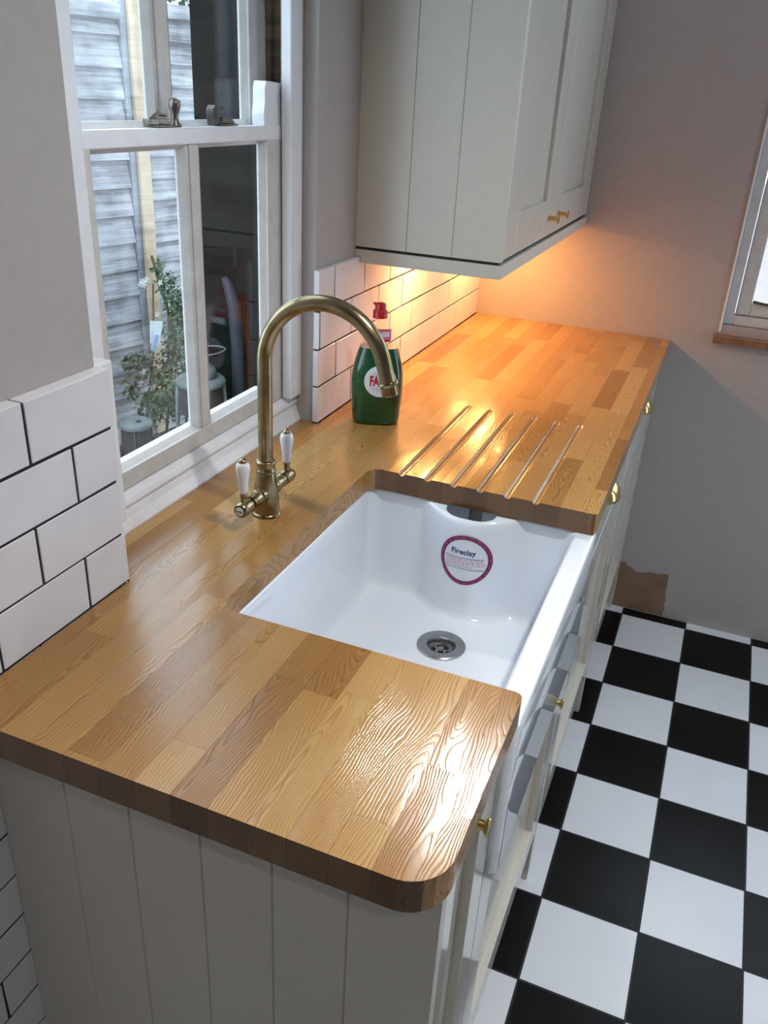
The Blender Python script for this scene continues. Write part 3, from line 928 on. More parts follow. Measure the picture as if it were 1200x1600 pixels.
for s_, nm in ((-1, 'near'), (1, 'far')):
    va = empty('valve'); va.parent = tap
    bm = bmesh.new()
    lathe(bm, (TX, TY, hz), (0, s_, 0), [(0.0135, 0.010), (0.0125, 0.022), (0.0128, 0.024), (0.0132, 0.0255), (0.0112, 0.027), (0.0108, 0.046), (0.0115, 0.048), (0.0115, 0.050), (0.0085, 0.0505), (0.0085, 0.054),
                                          (0.0110, 0.0545), (0.0120, 0.058), (0.0122, 0.074), (0.0112, 0.080), (0.0095, 0.0815), (0.0, 0.0815)], 36, cap=False)
    mesh_obj('valve_barrel', bm, M['brass'], va, smooth=True, sharp=math.radians(40))
    bm = bmesh.new()
    lathe(bm, (TX, TY + s_ * 0.0812, hz), (0, s_, 0), [(0.0090, 0.0), (0.0090, 0.001), (0.0078, 0.001), (0.0, 0.001)], 32, mi=0, cap=False)
    lathe(bm, (TX, TY + s_ * 0.0816, hz), (0, s_, 0), [(0.0074, 0.0), (0.0074, 0.0012), (0.0, 0.0016)], 32, mi=1, cap=False)
    mesh_obj('index_disc', bm, [M['black'], M['porcelain']], va)
    ly = TY + s_ * 0.069
    bm = bmesh.new()
    lathe(bm, (TX, ly, hz + 0.009), (0, 0, 1), [(0.0055, 0), (0.0045, 0.004), (0.0048, 0.010), (0.0062, 0.015), (0.006, 0.018)], 24)
    mesh_obj('lever_stem', bm, M['brass'], va, smooth=True)
    bm = bmesh.new()
    lathe(bm, (TX, ly, hz + 0.009 + 0.066), (0, 0, 1), [(0.0062, 0.0), (0.0072, 0.002), (0.0068, 0.0045), (0.0045, 0.007), (0.0, 0.008)], 24)
    mesh_obj('lever_finial', bm, M['brass'], va, smooth=True)
    bm = bmesh.new()
    lathe(bm, (TX, ly, hz + 0.026), (0, 0, 1), [(0.0062, 0), (0.0070, 0.002), (0.0076, 0.014), (0.0090, 0.026), (0.0106, 0.036), (0.0110, 0.042), (0.0102, 0.047), (0.0078, 0.0505), (0.005, 0.051)], 32)
    lv = mesh_obj('lever_handle', bm, M['porcelain'], va, smooth=True)
    if s_ < 0:
        bm = bmesh.new()
        vs, fs = text_verts('Abode', 0.0048, 0.0001)
        mapped(bm, vs, fs, lambda u, v: (TX + u, TY - 0.0834, hz + v + 0.0004))
        mapped(bm, [(-0.0025, -0.0042), (0.0025, -0.0042), (0.0025, -0.0036), (-0.0025, -0.0036)], [(0, 1, 2, 3)], lambda u, v: (TX + u, TY - 0.0834, hz + v))
        mesh_obj('index_lettering', bm, M['black'], va)

# ------------------------------------------------------------------ washing-up liquid bottle
BO = Vector((0.098, 1.052, H + 0.0006))
bd = Vector((0.617, -1.542, 0)).normalized()         # direction the label faces
bw = Vector((-bd.y, bd.x, 0))                          # to the right as seen from the front
bw = -bw if bw.x < 0 else bw
prof = [(0.0, 0.0440, 0.0225), (0.0025, 0.0475, 0.026), (0.012, 0.0490, 0.0275), (0.035, 0.0505, 0.0285), (0.060, 0.0525, 0.0300), (0.085, 0.0532, 0.0310), (0.105, 0.0520, 0.0305), (0.125, 0.0485, 0.0290),
        (0.145, 0.0430, 0.0270), (0.162, 0.0375, 0.0245), (0.175, 0.0330, 0.0225), (0.188, 0.0275, 0.0200), (0.200, 0.0215, 0.0175), (0.208, 0.0175, 0.0160), (0.213, 0.0155, 0.0150)]
def bprof(h):
    for (h0, w0, d0), (h1, w1, d1) in zip(prof, prof[1:]):
        if h <= h1:
            t_ = (h - h0) / (h1 - h0); return w0 + (w1 - w0) * t_, d0 + (d1 - d0) * t_
    return prof[-1][1:]
def bpt(w, d, a_, h):
    p = 0.75 if h < 0.17 else 0.75 + 0.25 * min(1, (h - 0.17) / 0.03)
    c_, s_ = math.cos(a_), math.sin(a_)
    return BO + bw * (w * math.copysign(abs(c_) ** p, c_)) + bd * (d * math.copysign(abs(s_) ** p, s_)) + Vector((0, 0, h))
def bfront(u, h, off):
    w, d = bprof(h)
    t_ = max(-0.999, min(0.999, u / w))
    ca = abs(t_) ** (1 / 0.75)
    return BO + bw * u + bd * (d * (1 - ca * ca) ** (0.5 * 0.75) + off) + Vector((0, 0, h))
bot = thing('washing_up_liquid_bottle', 'green washing-up liquid bottle with red cap standing beside the tiles', 'bottle')
def shell(hs, shrink=0.0, capb=True, capt=False):
    bm = bmesh.new(); rings = []
    for h in hs:
        w, d = bprof(h)
        rings.append([bm.verts.new(bpt(w - shrink, d - shrink, 2 * PI * i / 64, h)) for i in range(64)])
    for A, C in zip(rings, rings[1:]):
        for i in range(64): bm.faces.new((A[i], A[(i + 1) % 64], C[(i + 1) % 64], C[i]))
    if capb: bm.faces.new(rings[0][::-1])
    if capt: bm.faces.new(rings[-1])
    return bm
LV = 0.160
mesh_obj('liquid', shell([0.0, 0.0025, 0.007] + [0.012 + 0.0074 * i for i in range(21)], 0.0, True, True), M['soap'], bot, smooth=True, sharp=math.radians(60))
mesh_obj('bottle_shoulder', shell([LV + 0.0005 + (0.213 - LV) * i / 12 for i in range(13)], 0.0, False, False), M['clear'], bot, smooth=True)
bm = bmesh.new()
lathe(bm, BO, (0, 0, 1), [(0.0150, 0.2135), (0.0165, 0.2145), (0.0165, 0.217), (0.0145, 0.218)], 32)
mesh_obj('neck_ring', bm, M['clear'], bot, smooth=True)
bm = bmesh.new()
lathe(bm, BO, (0, 0, 1), [(0.0150, 0.2175), (0.0152, 0.2195), (0.0146, 0.2205), (0.0148, 0.2300), (0.0135, 0.2320), (0.0115, 0.2325), (0.0108, 0.2350), (0.0112, 0.2420), (0.0095, 0.2455), (0.006, 0.2468), (0.0, 0.247)], 36)
p0 = BO - bw * 0.006 + Vector((0, 0, 0.2425)); p1 = BO - bw * 0.0145 + Vector((0, 0, 0.2445))
tube(bm, [p0, (p0 + p1) / 2 + Vector((0, 0, .0008)), p1], [0.0035, 0.003, 0.0022], 10)
mesh_obj('cap', bm, M['red_cap'], bot, smooth=True, sharp=math.radians(40))
LC = (0.0065, 0.0950); LR = 0.0325
lb = bmesh.new(); vs, fs = disc_uv(0.0003, LR, 48, 8); mapped(lb, vs, fs, lambda u, v: bfront(u + LC[0], v + LC[1], 0.0006))
lab = mesh_obj('label_disc', lb, M['label_white'], bot)
bm = bmesh.new(); vs, fs = text_verts('FAIRY', 0.0285, 0.0011, 0.58)
mapped(bm, vs, fs, lambda u, v: bfront(u + LC[0], v + LC[1], 0.0014))
mesh_obj('label_lettering', bm, M['label_red'], lab)
bm = bmesh.new()
for sgn in (1, -1):
    bm = bmesh.new()
    for rr_, t_, a0, a1 in ((0.0225, 0.0008, 40, 140), (0.0195, 0.0006, 50, 130), (0.0165, 0.0010, 60, 120)):
        for i in range(16):
            q = [math.radians(a0 + (a1 - a0) * k / 16) for k in (i, i + 1)]
            mapped(bm, [(rr_ * math.cos(q[0]), sgn * rr_ * 0.9 * math.sin(q[0])), (rr_ * math.cos(q[1]), sgn * rr_ * 0.9 * math.sin(q[1])), ((rr_ + t_) * math.cos(q[1]), sgn * (rr_ + t_) * 0.9 * math.sin(q[1])), ((rr_ + t_) * math.cos(q[0]), sgn * (rr_ + t_) * 0.9 * math.sin(q[0]))], [(0, 1, 2, 3)], lambda u, v: bfront(u + LC[0], v + LC[1], 0.0012))
    mesh_obj('label_rings', bm, M['grey_print'], lab)
def band(bm, u0, u1, h0, h1, off, n=20, m_=4, cap=0.0):
    V_ = [(u0 + (u1 - u0) * i / n, h0 + (h1 - h0) * k / m_ - cap * (1 - (2 * i / n - 1) ** 2) * (1 - k / m_)) for k in range(m_ + 1) for i in range(n + 1)]
    F_ = [(k * (n + 1) + i, k * (n + 1) + i + 1, (k + 1) * (n + 1) + i + 1, (k + 1) * (n + 1) + i) for k in range(m_) for i in range(n)]
    mapped(bm, V_, F_, lambda u, v: bfront(u, v, off))
bm = bmesh.new(); band(bm, -0.0215, 0.0235, 0.178, 0.197, 0.0005, cap=0.003)
nl = mesh_obj('neck_label', bm, M['label_pink'], bot)
bm = bmesh.new(); vs, fs = text_verts('STRONGER', 0.0115, 0.0004, 0.66); mapped(bm, vs, fs, lambda u, v: bfront(u + 0.001, v + 0.188, 0.0010))
mesh_obj('neck_lettering', bm, M['label_white'], nl)
bm = bmesh.new(); band(bm, -0.0205, 0.0205, 0.1965, 0.1985, 0.0008, m_=1); band(bm, -0.0215, 0.0225, 0.1755, 0.1785, 0.0008, m_=1, cap=0.002)
mesh_obj('neck_label_edge', bm, M['label_red'], nl)

# ------------------------------------------------------------------ cabinets
def shaker(name, parent, xf, xb, y0, y1, z0, z1, stile=0.072, rail=0.072, rec=0.014, mat=None):
    """framed door: one mesh with a real recess"""
    mat = mat or M['cab_gloss']
    bm = bmesh.new()
    box(bm, xb, xf, y0, y0 + stile, z0, z1)
    box(bm, xb, xf, y1 - stile, y1, z0, z1)
    box(bm, xb, xf, y0 + stile, y1 - stile, z0, z0 + rail)
    box(bm, xb, xf, y0 + stile, y1 - stile, z1 - rail, z1)
    box(bm, xb, xf - rec, y0 + stile - .001, y1 - stile + .001, z0 + rail - .001, z1 - rail + .001)
    return mesh_obj(name, bm, mat, parent, bevel=0.0008)

def knob(parent, x, y, z, l=0.022, r=0.0105, name='knob'):
    bm = bmesh.new()
    lathe(bm, (x, y, z), (1, 0, 0), [(0.0068, 0), (0.0060, 0.003), (0.0058, l - 0.006), (r * 0.9, l - 0.0035), (r, l - 0.0015), (r * 0.94, l), (0, l + 0.0006)], 28)
    return mesh_obj(name, bm, M['brass_bright'], parent, smooth=True, sharp=math.radians(45))

def cup_pull(parent, x, y, z):
    bm = bmesh.new(); nu, nv = 20, 8; g_ = []
    for j in range(nv + 1):
        th = PI / 2 * j / nv
        g_.append([bm.verts.new((x + 0.024 * math.sin(PI * i / nu) * math.cos(th), y - 0.040 * math.cos(PI * i / nu) * (0.55 + 0.45 * math.cos(th)), z + 0.030 * math.sin(th))) for i in range(nu + 1)])
    for A, C in zip(g_, g_[1:]):
        for i in range(nu): bm.faces.new((A[i], A[i + 1], C[i + 1], C[i]))
    o = mesh_obj('cup_pull', bm, M['brass_bright'], parent, smooth=True)
    md = o.modifiers.new('thickness', 'SOLIDIFY'); md.thickness = 0.0016; md.offset = 0
    return o

XF = 0.586
# nearest cabinet with the grooved end panel
ca = thing('base_cabinet', 'cream base cabinet with grooved end panel, nearest, under the rounded worktop end', 'cabinet', 'cream base cabinets')
bm = bmesh.new()
yP = 0.038
edges = [0.0450, 0.148, 0.236, 0.3265, 0.4125, 0.4985, 0.594]
gr_ = 0.0016
xs_ = []
prof_pts = []
x_prev = edges[0]
outl = [(edges[0], yP)]
for e_ in edges[1:-1]:
    outl += [(e_ - gr_, yP), (e_, yP + 0.0025), (e_ + gr_, yP)]
outl += [(edges[-1], yP), (edges[-1], yP + 0.018), (edges[0], yP + 0.018)]
a = [bm.verts.new((x, y, 0.0)) for x, y in outl]; c = [bm.verts.new((x, y, H - TH - 0.0005)) for x, y in outl]
bm.faces.new(a[::-1]); bm.faces.new(c)
for i in range(len(a)): bm.faces.new((a[i], a[(i + 1) % len(a)], c[(i + 1) % len(a)], c[i]))
mesh_obj('end_panel', bm, M['cab'], ca)
B('body', [(0.045, 0.562, 0.057, 0.286, 0.15, H - TH - 0.001)], M['cab'], ca, 0.0005)
d = shaker('door', ca, XF, 0.566, 0.060, 0.286, 0.15, 0.884, stile=0.065)
knob(d, XF - 0.0005, 0.155, 0.869)
# sink cabinet
cb = thing('base_cabinet', 'cream base cabinet directly under the white sink', 'cabinet', 'cream base cabinets')
B('body', [(0.045, 0.562, 0.2875, 0.868, 0.15, ZB - 0.001)], M['cab'], cb, 0.0005)
B('side_panel', [(0.10, XF, 0.8700, 0.8880, 0.0, 0.884)], M['cab'], cb, 0.0008)
d = shaker('door', cb, XF, 0.566, 0.290, 0.868, 0.15, 0.634, stile=0.072)
knob(d, XF - 0.0005, 0.742, 0.598)
# two drawer-line cabinets beyond
for (y0, y1, ky, lab) in ((0.8895, 1.4985, 1.135, 'cream base cabinet just beyond the sink, under the drainer grooves'),
                          (1.5170, 2.1060, 1.735, 'cream base cabinet farthest along, against the far wall')):
    cc = thing('base_cabinet', lab, 'cabinet', 'cream base cabinets')
    yb = y1 if y1 > 2 else y1 - 0.0
    B('body', [(0.045, 0.562, y0 + 0.001, yb, 0.15, H - TH - 0.001)], M['cab'], cc, 0.0005)
    dw = B('drawer', [(0.566, XF, y0 + 0.002, y1 - 0.002, 0.752, 0.884)], M['cab_gloss'], cc, 0.001)
    cup_pull(dw, XF - 0.0002, ky, 0.836)
    d = shaker('door', cc, XF, 0.566, y0 + 0.002, y1 - 0.002, 0.15, 0.748, stile=0.075)
    if y1 < 2: B('side_panel', [(0.10, XF, y1 + 0.0002, y1 + 0.0178, 0.0, 0.884)], M['cab'], cc, 0.0008)
    else: B('side_panel', [(0.10, XF, y1 + 0.0005, y1 + 0.0185, 0.0, 0.884)], M['cab'], cc, 0.0008)

# wall cabinet
YC = 1.168; XC = 0.300; CT = 2.02
wc = thing('wall_cabinet', 'cream two door wall cabinet above the worktop corner', 'cabinet')
bm = bmesh.new()
outl = [(-0.0115, YC)]
for e_ in (0.1005, 0.198):
    outl += [(e_ - 0.0012, YC), (e_, YC + 0.002), (e_ + 0.0012, YC)]
outl += [(XC, YC), (XC, YC + 0.018), (-0.0115, YC + 0.018)]
a = [bm.verts.new((x, y, 1.264)) for x, y in outl]; c = [bm.verts.new((x, y, CT)) for x, y in outl]
bm.faces.new(a[::-1]); bm.faces.new(c)
for i in range(len(a)): bm.faces.new((a[i], a[(i + 1) % len(a)], c[(i + 1) % len(a)], c[i]))
mesh_obj('end_panel', bm, M['cab'], wc)
B('body', [(-0.0115, 0.278, YC + 0.0185, LY - 0.002, 1.264, CT)], M['cab'], wc)
d1 = shaker('door', wc, XC - 0.0012, 0.280, YC + 0.0190, 1.6385, 1.2655, CT, stile=0.094, rail=0.083, rec=0.009)
knob(d1, XC - 0.002, 1.585, 1.306, l=0.026, r=0.010)
d2 = shaker('door', wc, XC - 0.0012, 0.280, 1.6415, LY - 0.022, 1.2655, CT, stile=0.094, rail=0.083, rec=0.009)
knob(d2, XC - 0.002, 1.695, 1.306, l=0.026, r=0.010)
B('filler_strip', [(0.2, XC - 0.002, LY - 0.020, LY - 0.002, 1.2645, CT)], M['cab'], wc)
bm = bmesh.new()
box(bm, 0.0010, XC + 0.002, YC - 0.001, YC + 0.017, 1.2315, 1.2580)
box(bm, -0.0118, 0.0012, YC - 0.001, YC + 0.017, 1.2436, 1.2580)
box(bm, XC - 0.016, XC + 0.002, YC + 0.017, LY - 0.002, 1.2315, 1.2580)
mesh_obj('pelmet', bm, M['cab'], wc, bevel=0.001)
B('shadow_gap', [(-0.0118, XC - 0.006, YC + 0.005, YC + 0.016, 1.2580, 1.2645), (XC - 0.016, XC - 0.006, YC + 0.016, LY - 0.002, 1.2580, 1.2645)], M['gap'], wc)

# under-cabinet lights
em = emission('warm_lamp_lens', (1.0, 0.50, 0.16), 18.0)
for i, (ly, lab) in enumerate(((1.46, 'round warm under-cabinet light nearer the window'), (1.93, 'round warm under-cabinet light nearer the far wall'))):
    pk = thing('under_cabinet_light', lab, 'light', 'under-cabinet lights')
    bm = bmesh.new()
    lathe(bm, (0.092, ly, 1.2638), (0, 0, -1), [(0.034, 0), (0.034, 0.006), (0.031, 0.008), (0.027, 0.008), (0.027, 0.005), (0.0, 0.005)], 36, cap=False)
    mesh_obj('housing', bm, M['steel'], pk)
    bm = bmesh.new()
    lathe(bm, (0.092, ly, 1.2588), (0, 0, -1), [(0.026, 0), (0.026, 0.001), (0.0, 0.002)], 36, cap=False)
    mesh_obj('lens', bm, em, pk)
    ld = bpy.data.lights.new('warm_lamp', 'AREA')
    ld.shape = 'DISK'; ld.size = 0.05; ld.energy = 2.1; ld.color = (1.0, 0.45, 0.14)
    lo = bpy.data.objects.new('warm_lamp', ld); COL.objects.link(lo)
    lo.location = (0.092, ly, 1.2560); lo.parent = pk

# ceiling downlights (the first glints in the worktop; the other two are added fill)
for i, (lx, ly, lab, pw, sp) in enumerate(((0.255, 1.58, 'recessed ceiling spotlight in front of the wall cabinet', 1.7, 60), (0.98, 0.30, 'unseen fill lamp added in the ceiling over the floor beside the sink', 6, 120),
                                        (1.20, -0.90, 'unseen fill lamp added in the ceiling near the front wall of the room', 1.8, 120))):
    cl = thing('ceiling_spotlight', lab, 'light', 'ceiling spotlights')
    bm = bmesh.new()
    lathe(bm, (lx, ly, ZC), (0, 0, -1), [(0.045, 0), (0.044, 0.005), (0.034, 0.007), (0.032, 0.001), (0.0, 0.001)], 36, cap=False)
    mesh_obj('bezel', bm, M['white_paint'], cl)
    bm = bmesh.new(); lathe(bm, (lx, ly, ZC - 0.002), (0, 0, -1), [(0.030, 0), (0.030, 0.002), (0, 0.002)], 36, cap=False)
    mesh_obj('lens', bm, emission('white_lamp_lens', (1, 0.95, 0.88), 30), cl)
    ld = bpy.data.lights.new('spot_lamp', 'AREA'); ld.shape = 'DISK'; ld.size = 0.07; ld.energy = pw; ld.spread = math.radians(sp); ld.color = (1.0, 0.98, 0.95)
    lo = bpy.data.objects.new('spot_lamp', ld); COL.objects.link(lo); lo.location = (lx, ly, ZC - 0.010); lo.parent = cl
    if i == 0: lo.rotation_euler = (Vector((0.56, 0.15, H)) - Vector(lo.location)).to_track_quat('-Z', 'Y').to_euler()

# ------------------------------------------------------------------ outside: fence, posts, dark wall, plants, lanterns
P0 = Vector((-1.81, 2.51, 0)); T = Vector((0.22688, 0.97392, 0)); NF = Vector((0.97392, -0.22688, 0))
def board(bm, s0, s1, zb, zt, off=0.0, th=0.010, tilt=0.02):
    """feather-edge board on the fence line; lower edge stands proud"""
    vs = []
    for s in (s0, s1):
        p = P0 + T * s
        vs += [bm.verts.new(p + NF * (off + tilt) + Vector((0, 0, zb))), bm.verts.new(p + NF * (off + tilt - th) + Vector((0, 0, zb))),
               bm.verts.new(p + NF * (off - 0.004) + Vector((0, 0, zt))), bm.verts.new(p + NF * off + Vector((0, 0, zt)))]
    for q in ((0, 1, 2, 3), (4, 7, 6, 5), (0, 3, 7, 4), (1, 5, 6, 2), (0, 4, 5, 1), (2, 6, 7, 3)): bm.faces.new([vs[i] for i in q])
def fbox(bm, s0, s1, d0, d1, z0, z1):
    vs = []
    for s in (s0, s1):
        for d_ in (d0, d1):
            for z in (z0, z1): vs.append(bm.verts.new(P0 + T * s + NF * d_ + Vector((0, 0, z))))
    for q in ((0, 1, 3, 2), (4, 6, 7, 5), (0, 4, 5, 1), (2, 3, 7, 6), (0, 2, 6, 4), (1, 5, 7, 3)): bm.faces.new([vs[i] for i in q])
rng = random.Random(2)
def fence(name, label, s0, s1, z0, ztop, pitch):
    f = thing(name, label, 'fence', 'fence panels')
    bm = bmesh.new(); z = z0
    while z < ztop - 0.02:
        zt = min(z + pitch + 0.012, ztop)
        board(bm, s0, s1, z + rng.uniform(-.003, .003), zt, off=0.0)
        z += pitch
    mesh_obj('boards', bm, M['fence'], f)
    bm = bmesh.new(); fbox(bm, s0, s1, -0.012, 0.034, ztop, ztop + 0.055)
    mesh_obj('cap_rail', bm, M['fence'], f, bevel=0.002)
    for sb in [s0 + 0.004, (s0 + s1) / 2, s1 - 0.03]:
        bm = bmesh.new(); fbox(bm, sb, sb + 0.026, -0.04, -0.008, z0, ztop)
        mesh_obj('batten', bm, M['grey_post'], f)
    return f
fence('garden_fence', 'weathered grey lapped fence panel left of the pale timber post', -1.9, 0.203, -0.02, 1.755, 0.1145)
fence('garden_fence', 'weathered grey lapped fence panel between the pale timber post and dark wall', 0.307, 1.9, -0.02, 1.78, 0.0905)
bm = bmesh.new(); fbox(bm, 0.207, 0.2385, -0.03, 0.020, -0.06, 1.86)
tag(mesh_obj('fence_batten', bm, M['grey_post'], bevel=0.002), 'narrow grey weathered upright beside the pale timber post', 'post')
bm = bmesh.new(); fbox(bm, 0.2405, 0.3035, -0.03, 0.035, -0.06, 2.0)
tag(mesh_obj('fence_post', bm, M['post'], bevel=0.003), 'pale sawn timber fence post seen through the window', 'post')
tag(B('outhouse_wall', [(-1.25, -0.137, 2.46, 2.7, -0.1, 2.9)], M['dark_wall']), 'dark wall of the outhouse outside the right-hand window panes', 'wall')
# ground
bm = bmesh.new()
nx, ny = 40, 60
grid = [[bm.verts.new((-4.0 + 3.7 * i / nx, -1.5 + 8.0 * j / ny, -0.02 + rng.uniform(-0.012, 0.012))) for j in range(ny + 1)] for i in range(nx + 1)]
for i in range(nx):
    for j in range(ny): bm.faces.new((grid[i][j], grid[i + 1][j], grid[i + 1][j + 1], grid[i][j + 1]))
g_ = mesh_obj('garden_ground', bm, M['soil']); g_['kind'] = 'structure'
# gravel and fallen bits: nobody could count these
bm = bmesh.new()
for k in range(700):
    x, y = rng.uniform(-1.9, -0.9), rng.uniform(1.7, 2.9)
    s = rng.uniform(0.004, 0.012)
    if NF.dot(Vector((x, y, 0)) - P0) < 0.06 or math.hypot(x + 1.545, y - 2.345) < 0.1 or math.hypot(x + 1.145, y - 2.262) < 0.14 or y > 2.44: continue
    b0 = Vector((x, y, 0.0))
    vv = [bm.verts.new(b0 + Vector((rng.uniform(-s, s), rng.uniform(-s, s), rng.uniform(0.0, s)))) for _ in range(4)]
    for q in ((0, 1, 2), (0, 1, 3), (1, 2, 3), (0, 2, 3)): bm.faces.new([vv[i] for i in q])
tag(mesh_obj('gravel', bm, simple('pale_gravel', (0.2, 0.2, 0.19), 0.9, nscale=80, nvar=0.5)), 'pale gravel scattered on the dark soil by the fence', 'gravel', kind='stuff')

def leafcluster(bm, c, r, n, size, rng, zs=1.0):
    for _ in range(n):
        while True:
            d_ = Vector((rng.uniform(-1, 1), rng.uniform(-1, 1), rng.uniform(-1, 1)))
            if d_.length < 1: break
        p = Vector(c) + Vector((d_.x * r, d_.y * r, d_.z * r * zs))
        a_ = Vector((rng.uniform(-1, 1), rng.uniform(-1, 1), rng.uniform(-0.8, 0.3))).normalized()
        side = a_.cross(Vector((rng.uniform(-.5, .5), rng.uniform(-.5, .5), 1))).normalized()
        l = size * rng.uniform(0.6, 1.3); w = l * 0.28
        nrm = a_.cross(side)
        pts_ = [p, p + a_ * l * 0.45 + side * w + nrm * w * .3, p + a_ * l, p + a_ * l * 0.45 - side * w + nrm * w * .3, p + a_ * l * .5]
        v_ = [bm.verts.new(q) for q in pts_]
        bm.faces.new((v_[0], v_[1], v_[4])); bm.faces.new((v_[1], v_[2], v_[4])); bm.faces.new((v_[2], v_[3], v_[4])); bm.faces.new((v_[3], v_[0], v_[4]))

def fpt(s, d_, z): return P0 + T * s + NF * d_ + Vector((0, 0, z))
jas = thing('climbing_plant', 'leafy climber with small white flowers growing up the pale fence post', 'plant')
bm = bmesh.new()
spots = [(.245, .80, .10, .03, 14), (.27, .73, .12, .05, 30), (.29, .66, .15, .06, 40), (.30, .60, .16, .07, 50), (.285, .53, .17, .08, 50), (.29, .45, .20, .09, 60), (.20, .44, .20, .07, 44), (.131, .36, .20, .07, 50),
         (.065, .43, .18, .05, 30), (0.0, .43, .16, .045, 26), (-.02, .33, .19, .06, 40), (.03, .25, .24, .07, 50), (.12, .27, .25, .08, 70), (.21, .33, .22, .09, 70), (.17, .20, .24, .08, 50), (.06, .18, .25, .05, 24), (.36, .40, .2, .09, 40), (.34, .56, .17, .06, 36)]
def flatleaf(bm, c, r, n, size):
    b0 = len(bm.verts); bm.verts.ensure_lookup_table()
    leafcluster(bm, c, r, n, size, rng, 0.9)
    bm.verts.ensure_lookup_table()
    c = Vector(c)
    for v in bm.verts[b0:]:
        q = v.co - c; k_ = q.dot(NF); v.co -= NF * k_ * 0.55
for s, z, dd, r, n in spots: flatleaf(bm, fpt(s, dd, z), r, int(n * 2.6), 0.040)
mesh_obj('foliage', bm, M['leaf'], jas)
bm = bmesh.new()
tube(bm, [fpt(0.17, 0.16, -0.02), fpt(0.22, 0.16, 0.25), fpt(0.29, 0.13, 0.45), fpt(0.285, 0.10, 0.62), fpt(0.25, 0.06, 0.84)], 0.007, 8)
tube(bm, [fpt(0.30, 0.17, 0.0), fpt(0.31, 0.16, 0.3), fpt(0.29, 0.12, 0.55), fpt(0.26, 0.07, 0.76)], 0.005, 8)
tube(bm, [fpt(0.02, 0.2, 0.0), fpt(0.06, 0.18, 0.2), fpt(0.14, 0.16, 0.45), fpt(0.23, 0.08, 0.72)], 0.004, 8)
mesh_obj('stem', bm, M['stem'], jas, smooth=True)
bm = bmesh.new()
for (s, z) in ((0.11, 0.76), (0.125, 0.755), (0.10, 0.75), (0.135, 0.765), (0.12, 0.742), (0.21, 0.74), (0.13, 0.49), (0.14, 0.50), (0.02, 0.33), (0.11, 0.33), (0.05, 0.30), (0.2, 0.28), (0.02, 0.24), (0.16, 0.2), (0.25, 0.45), (0.04, 0.38), (0.14, 0.62)):
    c_ = fpt(s, 0.20 if z < .7 else .15, z)
    for k in range(5):
        a_ = 2 * PI * k / 5 + s * 9
        d1_ = T * math.cos(a_) + Vector((0, 0, 1)) * math.sin(a_); d2_ = T * -math.sin(a_) + Vector((0, 0, 1)) * math.cos(a_)
        v_ = [bm.verts.new(q) for q in (c_, c_ + d1_ * .009 + d2_ * .004, c_ + d1_ * .016 + NF * .004, c_ + d1_ * .009 - d2_ * .004)]
        bm.faces.new(v_)
mesh_obj('flower', bm, M['petal'], jas)['kind'] = 'stuff'
# white tag and blue tag hanging on the climber
hang = thing('plant_label', 'white plastic plant tag with a blue strip hanging in the climber', 'tag')
bm = bmesh.new()
def quadbox(bm, c, ax, az, w, h, t_, taper=0.0):
    n_ = ax.cross(az).normalized(); vs = []
    for d_ in (-t_ / 2, t_ / 2):
        for (a_, b_) in ((-1, -1), (1, -1), (1, 1), (-1, 1)):
            ww = w * (1 - taper * (1 if b_ < 0 else 0)); vs.append(bm.verts.new(c + ax * a_ * ww / 2 + az * b_ * h / 2 + n_ * d_))
    for q in ((0, 1, 2, 3), (7, 6, 5, 4), (0, 4, 5, 1), (1, 5, 6, 2), (2, 6, 7, 3), (3, 7, 4, 0)): bm.faces.new([vs[i] for i in q])
axr = (T * 0.97 + Vector((0, 0, -0.2))).normalized(); azr = (Vector((0, 0, 1)) + T * 0.2).normalized()
quadbox(bm, fpt(0.066, 0.27, 0.566), axr, azr, 0.066, 0.095, 0.004, 0.25)
mesh_obj('tag_sheet', bm, M['pot'], hang)
bm = bmesh.new(); quadbox(bm, fpt(0.052, 0.278, 0.522), (T * 0.9 + Vector((0, 0, -.4))).normalized(), (Vector((0, 0, 1)) + T * 0.42).normalized(), 0.022, 0.075, 0.003)
mesh_obj('tag_strip', bm, M['blue_tag'], hang)
# shrub beyond the fence top
sb = thing('shrub', 'green bushy foliage showing over the fence top', 'bush')
bm = bmesh.new(); leafcluster(bm, (-2.25, 3.9, 2.15), 0.45, 900, 0.07, rng, 0.7); leafcluster(bm, (-2.4, 4.6, 2.2), 0.5, 700, 0.08, rng, 0.7)
mesh_obj('foliage', bm, M['leaf'], sb)
bm = bmesh.new(); tube(bm, [(-2.3, 4.2, -0.03), (-2.3, 4.15, 1.0), (-2.28, 4.1, 2.1)], 0.03, 8)
mesh_obj('stem', bm, M['stem'], sb, smooth=True)

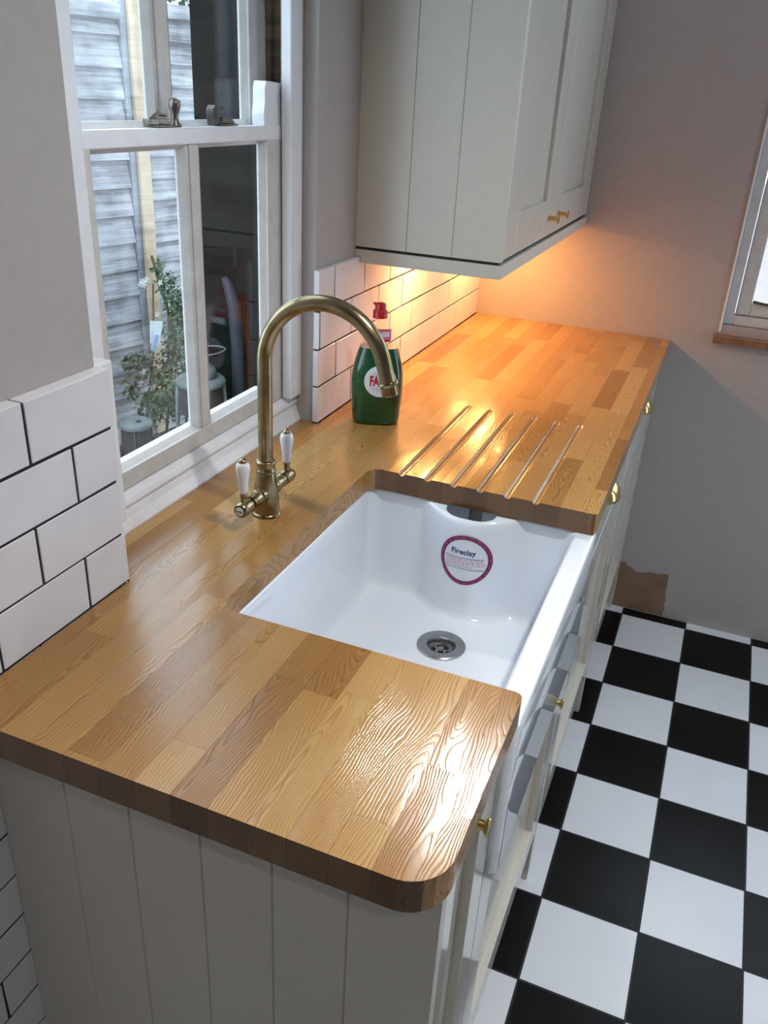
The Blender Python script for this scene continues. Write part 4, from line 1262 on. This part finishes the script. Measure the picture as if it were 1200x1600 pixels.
# lanterns
def lantern(label, cx, cy, zt, r, hb, legs, gz=-0.01, handle=False):
    L_ = thing('lantern', label, 'lantern', 'garden lanterns')
    bm = bmesh.new()
    lathe(bm, (cx, cy, zt), (0, 0, 1), [(r, -0.030), (r * 1.03, -0.022), (r, -0.012), (r * 0.9, -0.004), (r * 0.6, 0.004), (0.0, 0.008)], 36)
    lid = mesh_obj('lid', bm, M['lantern'], L_, smooth=True, sharp=math.radians(50))
    bm = bmesh.new()
    v0 = []
    for k in range(10):
        rr = 0.018 if k % 2 == 0 else 0.008
        v0.append(bm.verts.new((cx + 0.03 + rr * math.cos(2 * PI * k / 10), cy - 0.02 + rr * math.sin(2 * PI * k / 10), zt + 0.0075)))
    cen = bm.verts.new((cx + 0.03, cy - 0.02, zt + 0.0080))
    for k in range(10): bm.faces.new((v0[k], v0[(k + 1) % 10], cen))
    mesh_obj('star_cutout', bm, M['black'], lid)
    bm = bmesh.new()
    lathe(bm, (cx, cy, zt - 0.030), (0, 0, -1), [(r * 0.86, 0), (r * 0.90, hb * 0.5), (r * 0.86, hb)], 32)
    mesh_obj('lantern_body', bm, M['crack'], L_, smooth=True, sharp=math.radians(50))
    for k in range(4):
        a_ = 0.5 + k * PI / 2
        bm = bmesh.new()
        tube(bm, [(cx + r * 0.92 * math.cos(a_), cy + r * 0.92 * math.sin(a_), zt - 0.028), (cx + r * 1.0 * math.cos(a_), cy + r * 1.0 * math.sin(a_), zt - 0.03 - hb), (cx + r * 1.12 * math.cos(a_), cy + r * 1.12 * math.sin(a_), gz)], 0.008 if handle else 0.004, 8)
        mesh_obj('leg', bm, M['lantern'] if handle else M['dark_metal'], L_, smooth=True)
    if handle:
        bm = bmesh.new()
        lathe(bm, (cx + 0.01, cy, zt + 0.006), (0, 0, 1), [(r * 0.62, 0), (r * 0.52, 0.03), (r * 0.30, 0.05), (r * 0.28, 0.075), (r * .2, .09), (0, 0.095)], 24)
        mesh_obj('chimney', bm, M['lantern'], L_, smooth=True)
        bm = bmesh.new()
        tube(bm, [(cx + 0.02 + 0.085 * math.cos(a_), cy + 0.085 * math.sin(a_), zt + 0.105 + 0.01 * math.cos(a_)) for a_ in [2 * PI * i / 24 for i in range(25)]], 0.003, 8)
        mesh_obj('handle', bm, M['lantern'], L_, smooth=True)
    return L_
lantern('small round lantern with a pale lid low by the fence foot', -1.545, 2.345, 0.212, 0.070, 0.12, 3, gz=-0.02)
lantern('larger pale lantern with star holes and wire handle by the dark wall', -1.145, 2.262, 0.500, 0.098, 0.12, 4, gz=-0.02, handle=True)
# upright streak before the dark wall, modelled in place of a pane reflection
bm = bmesh.new()
tube(bm, [(-1.12, 2.425, 0.86), (-1.10, 2.415, 0.84), (-1.07, 2.41, 0.76), (-1.06, 2.41, 0.6), (-1.06, 2.41, 0.2), (-1.06, 2.41, -0.03)], [0.014, 0.020, 0.025, 0.026, 0.026, 0.026], 20)
tag(mesh_obj('reflection_streak', bm, M['streak'], smooth=True), 'grey upright streak standing in for a reflection in the window pane', 'streak')
# pale neighbouring wall behind the far window
tag(B('neighbouring_wall', [(0.2, 3.2, 3.4, 3.55, -0.1, 1.3)], M['bright_out']), 'pale wall outside the small window on the far wall', 'wall')
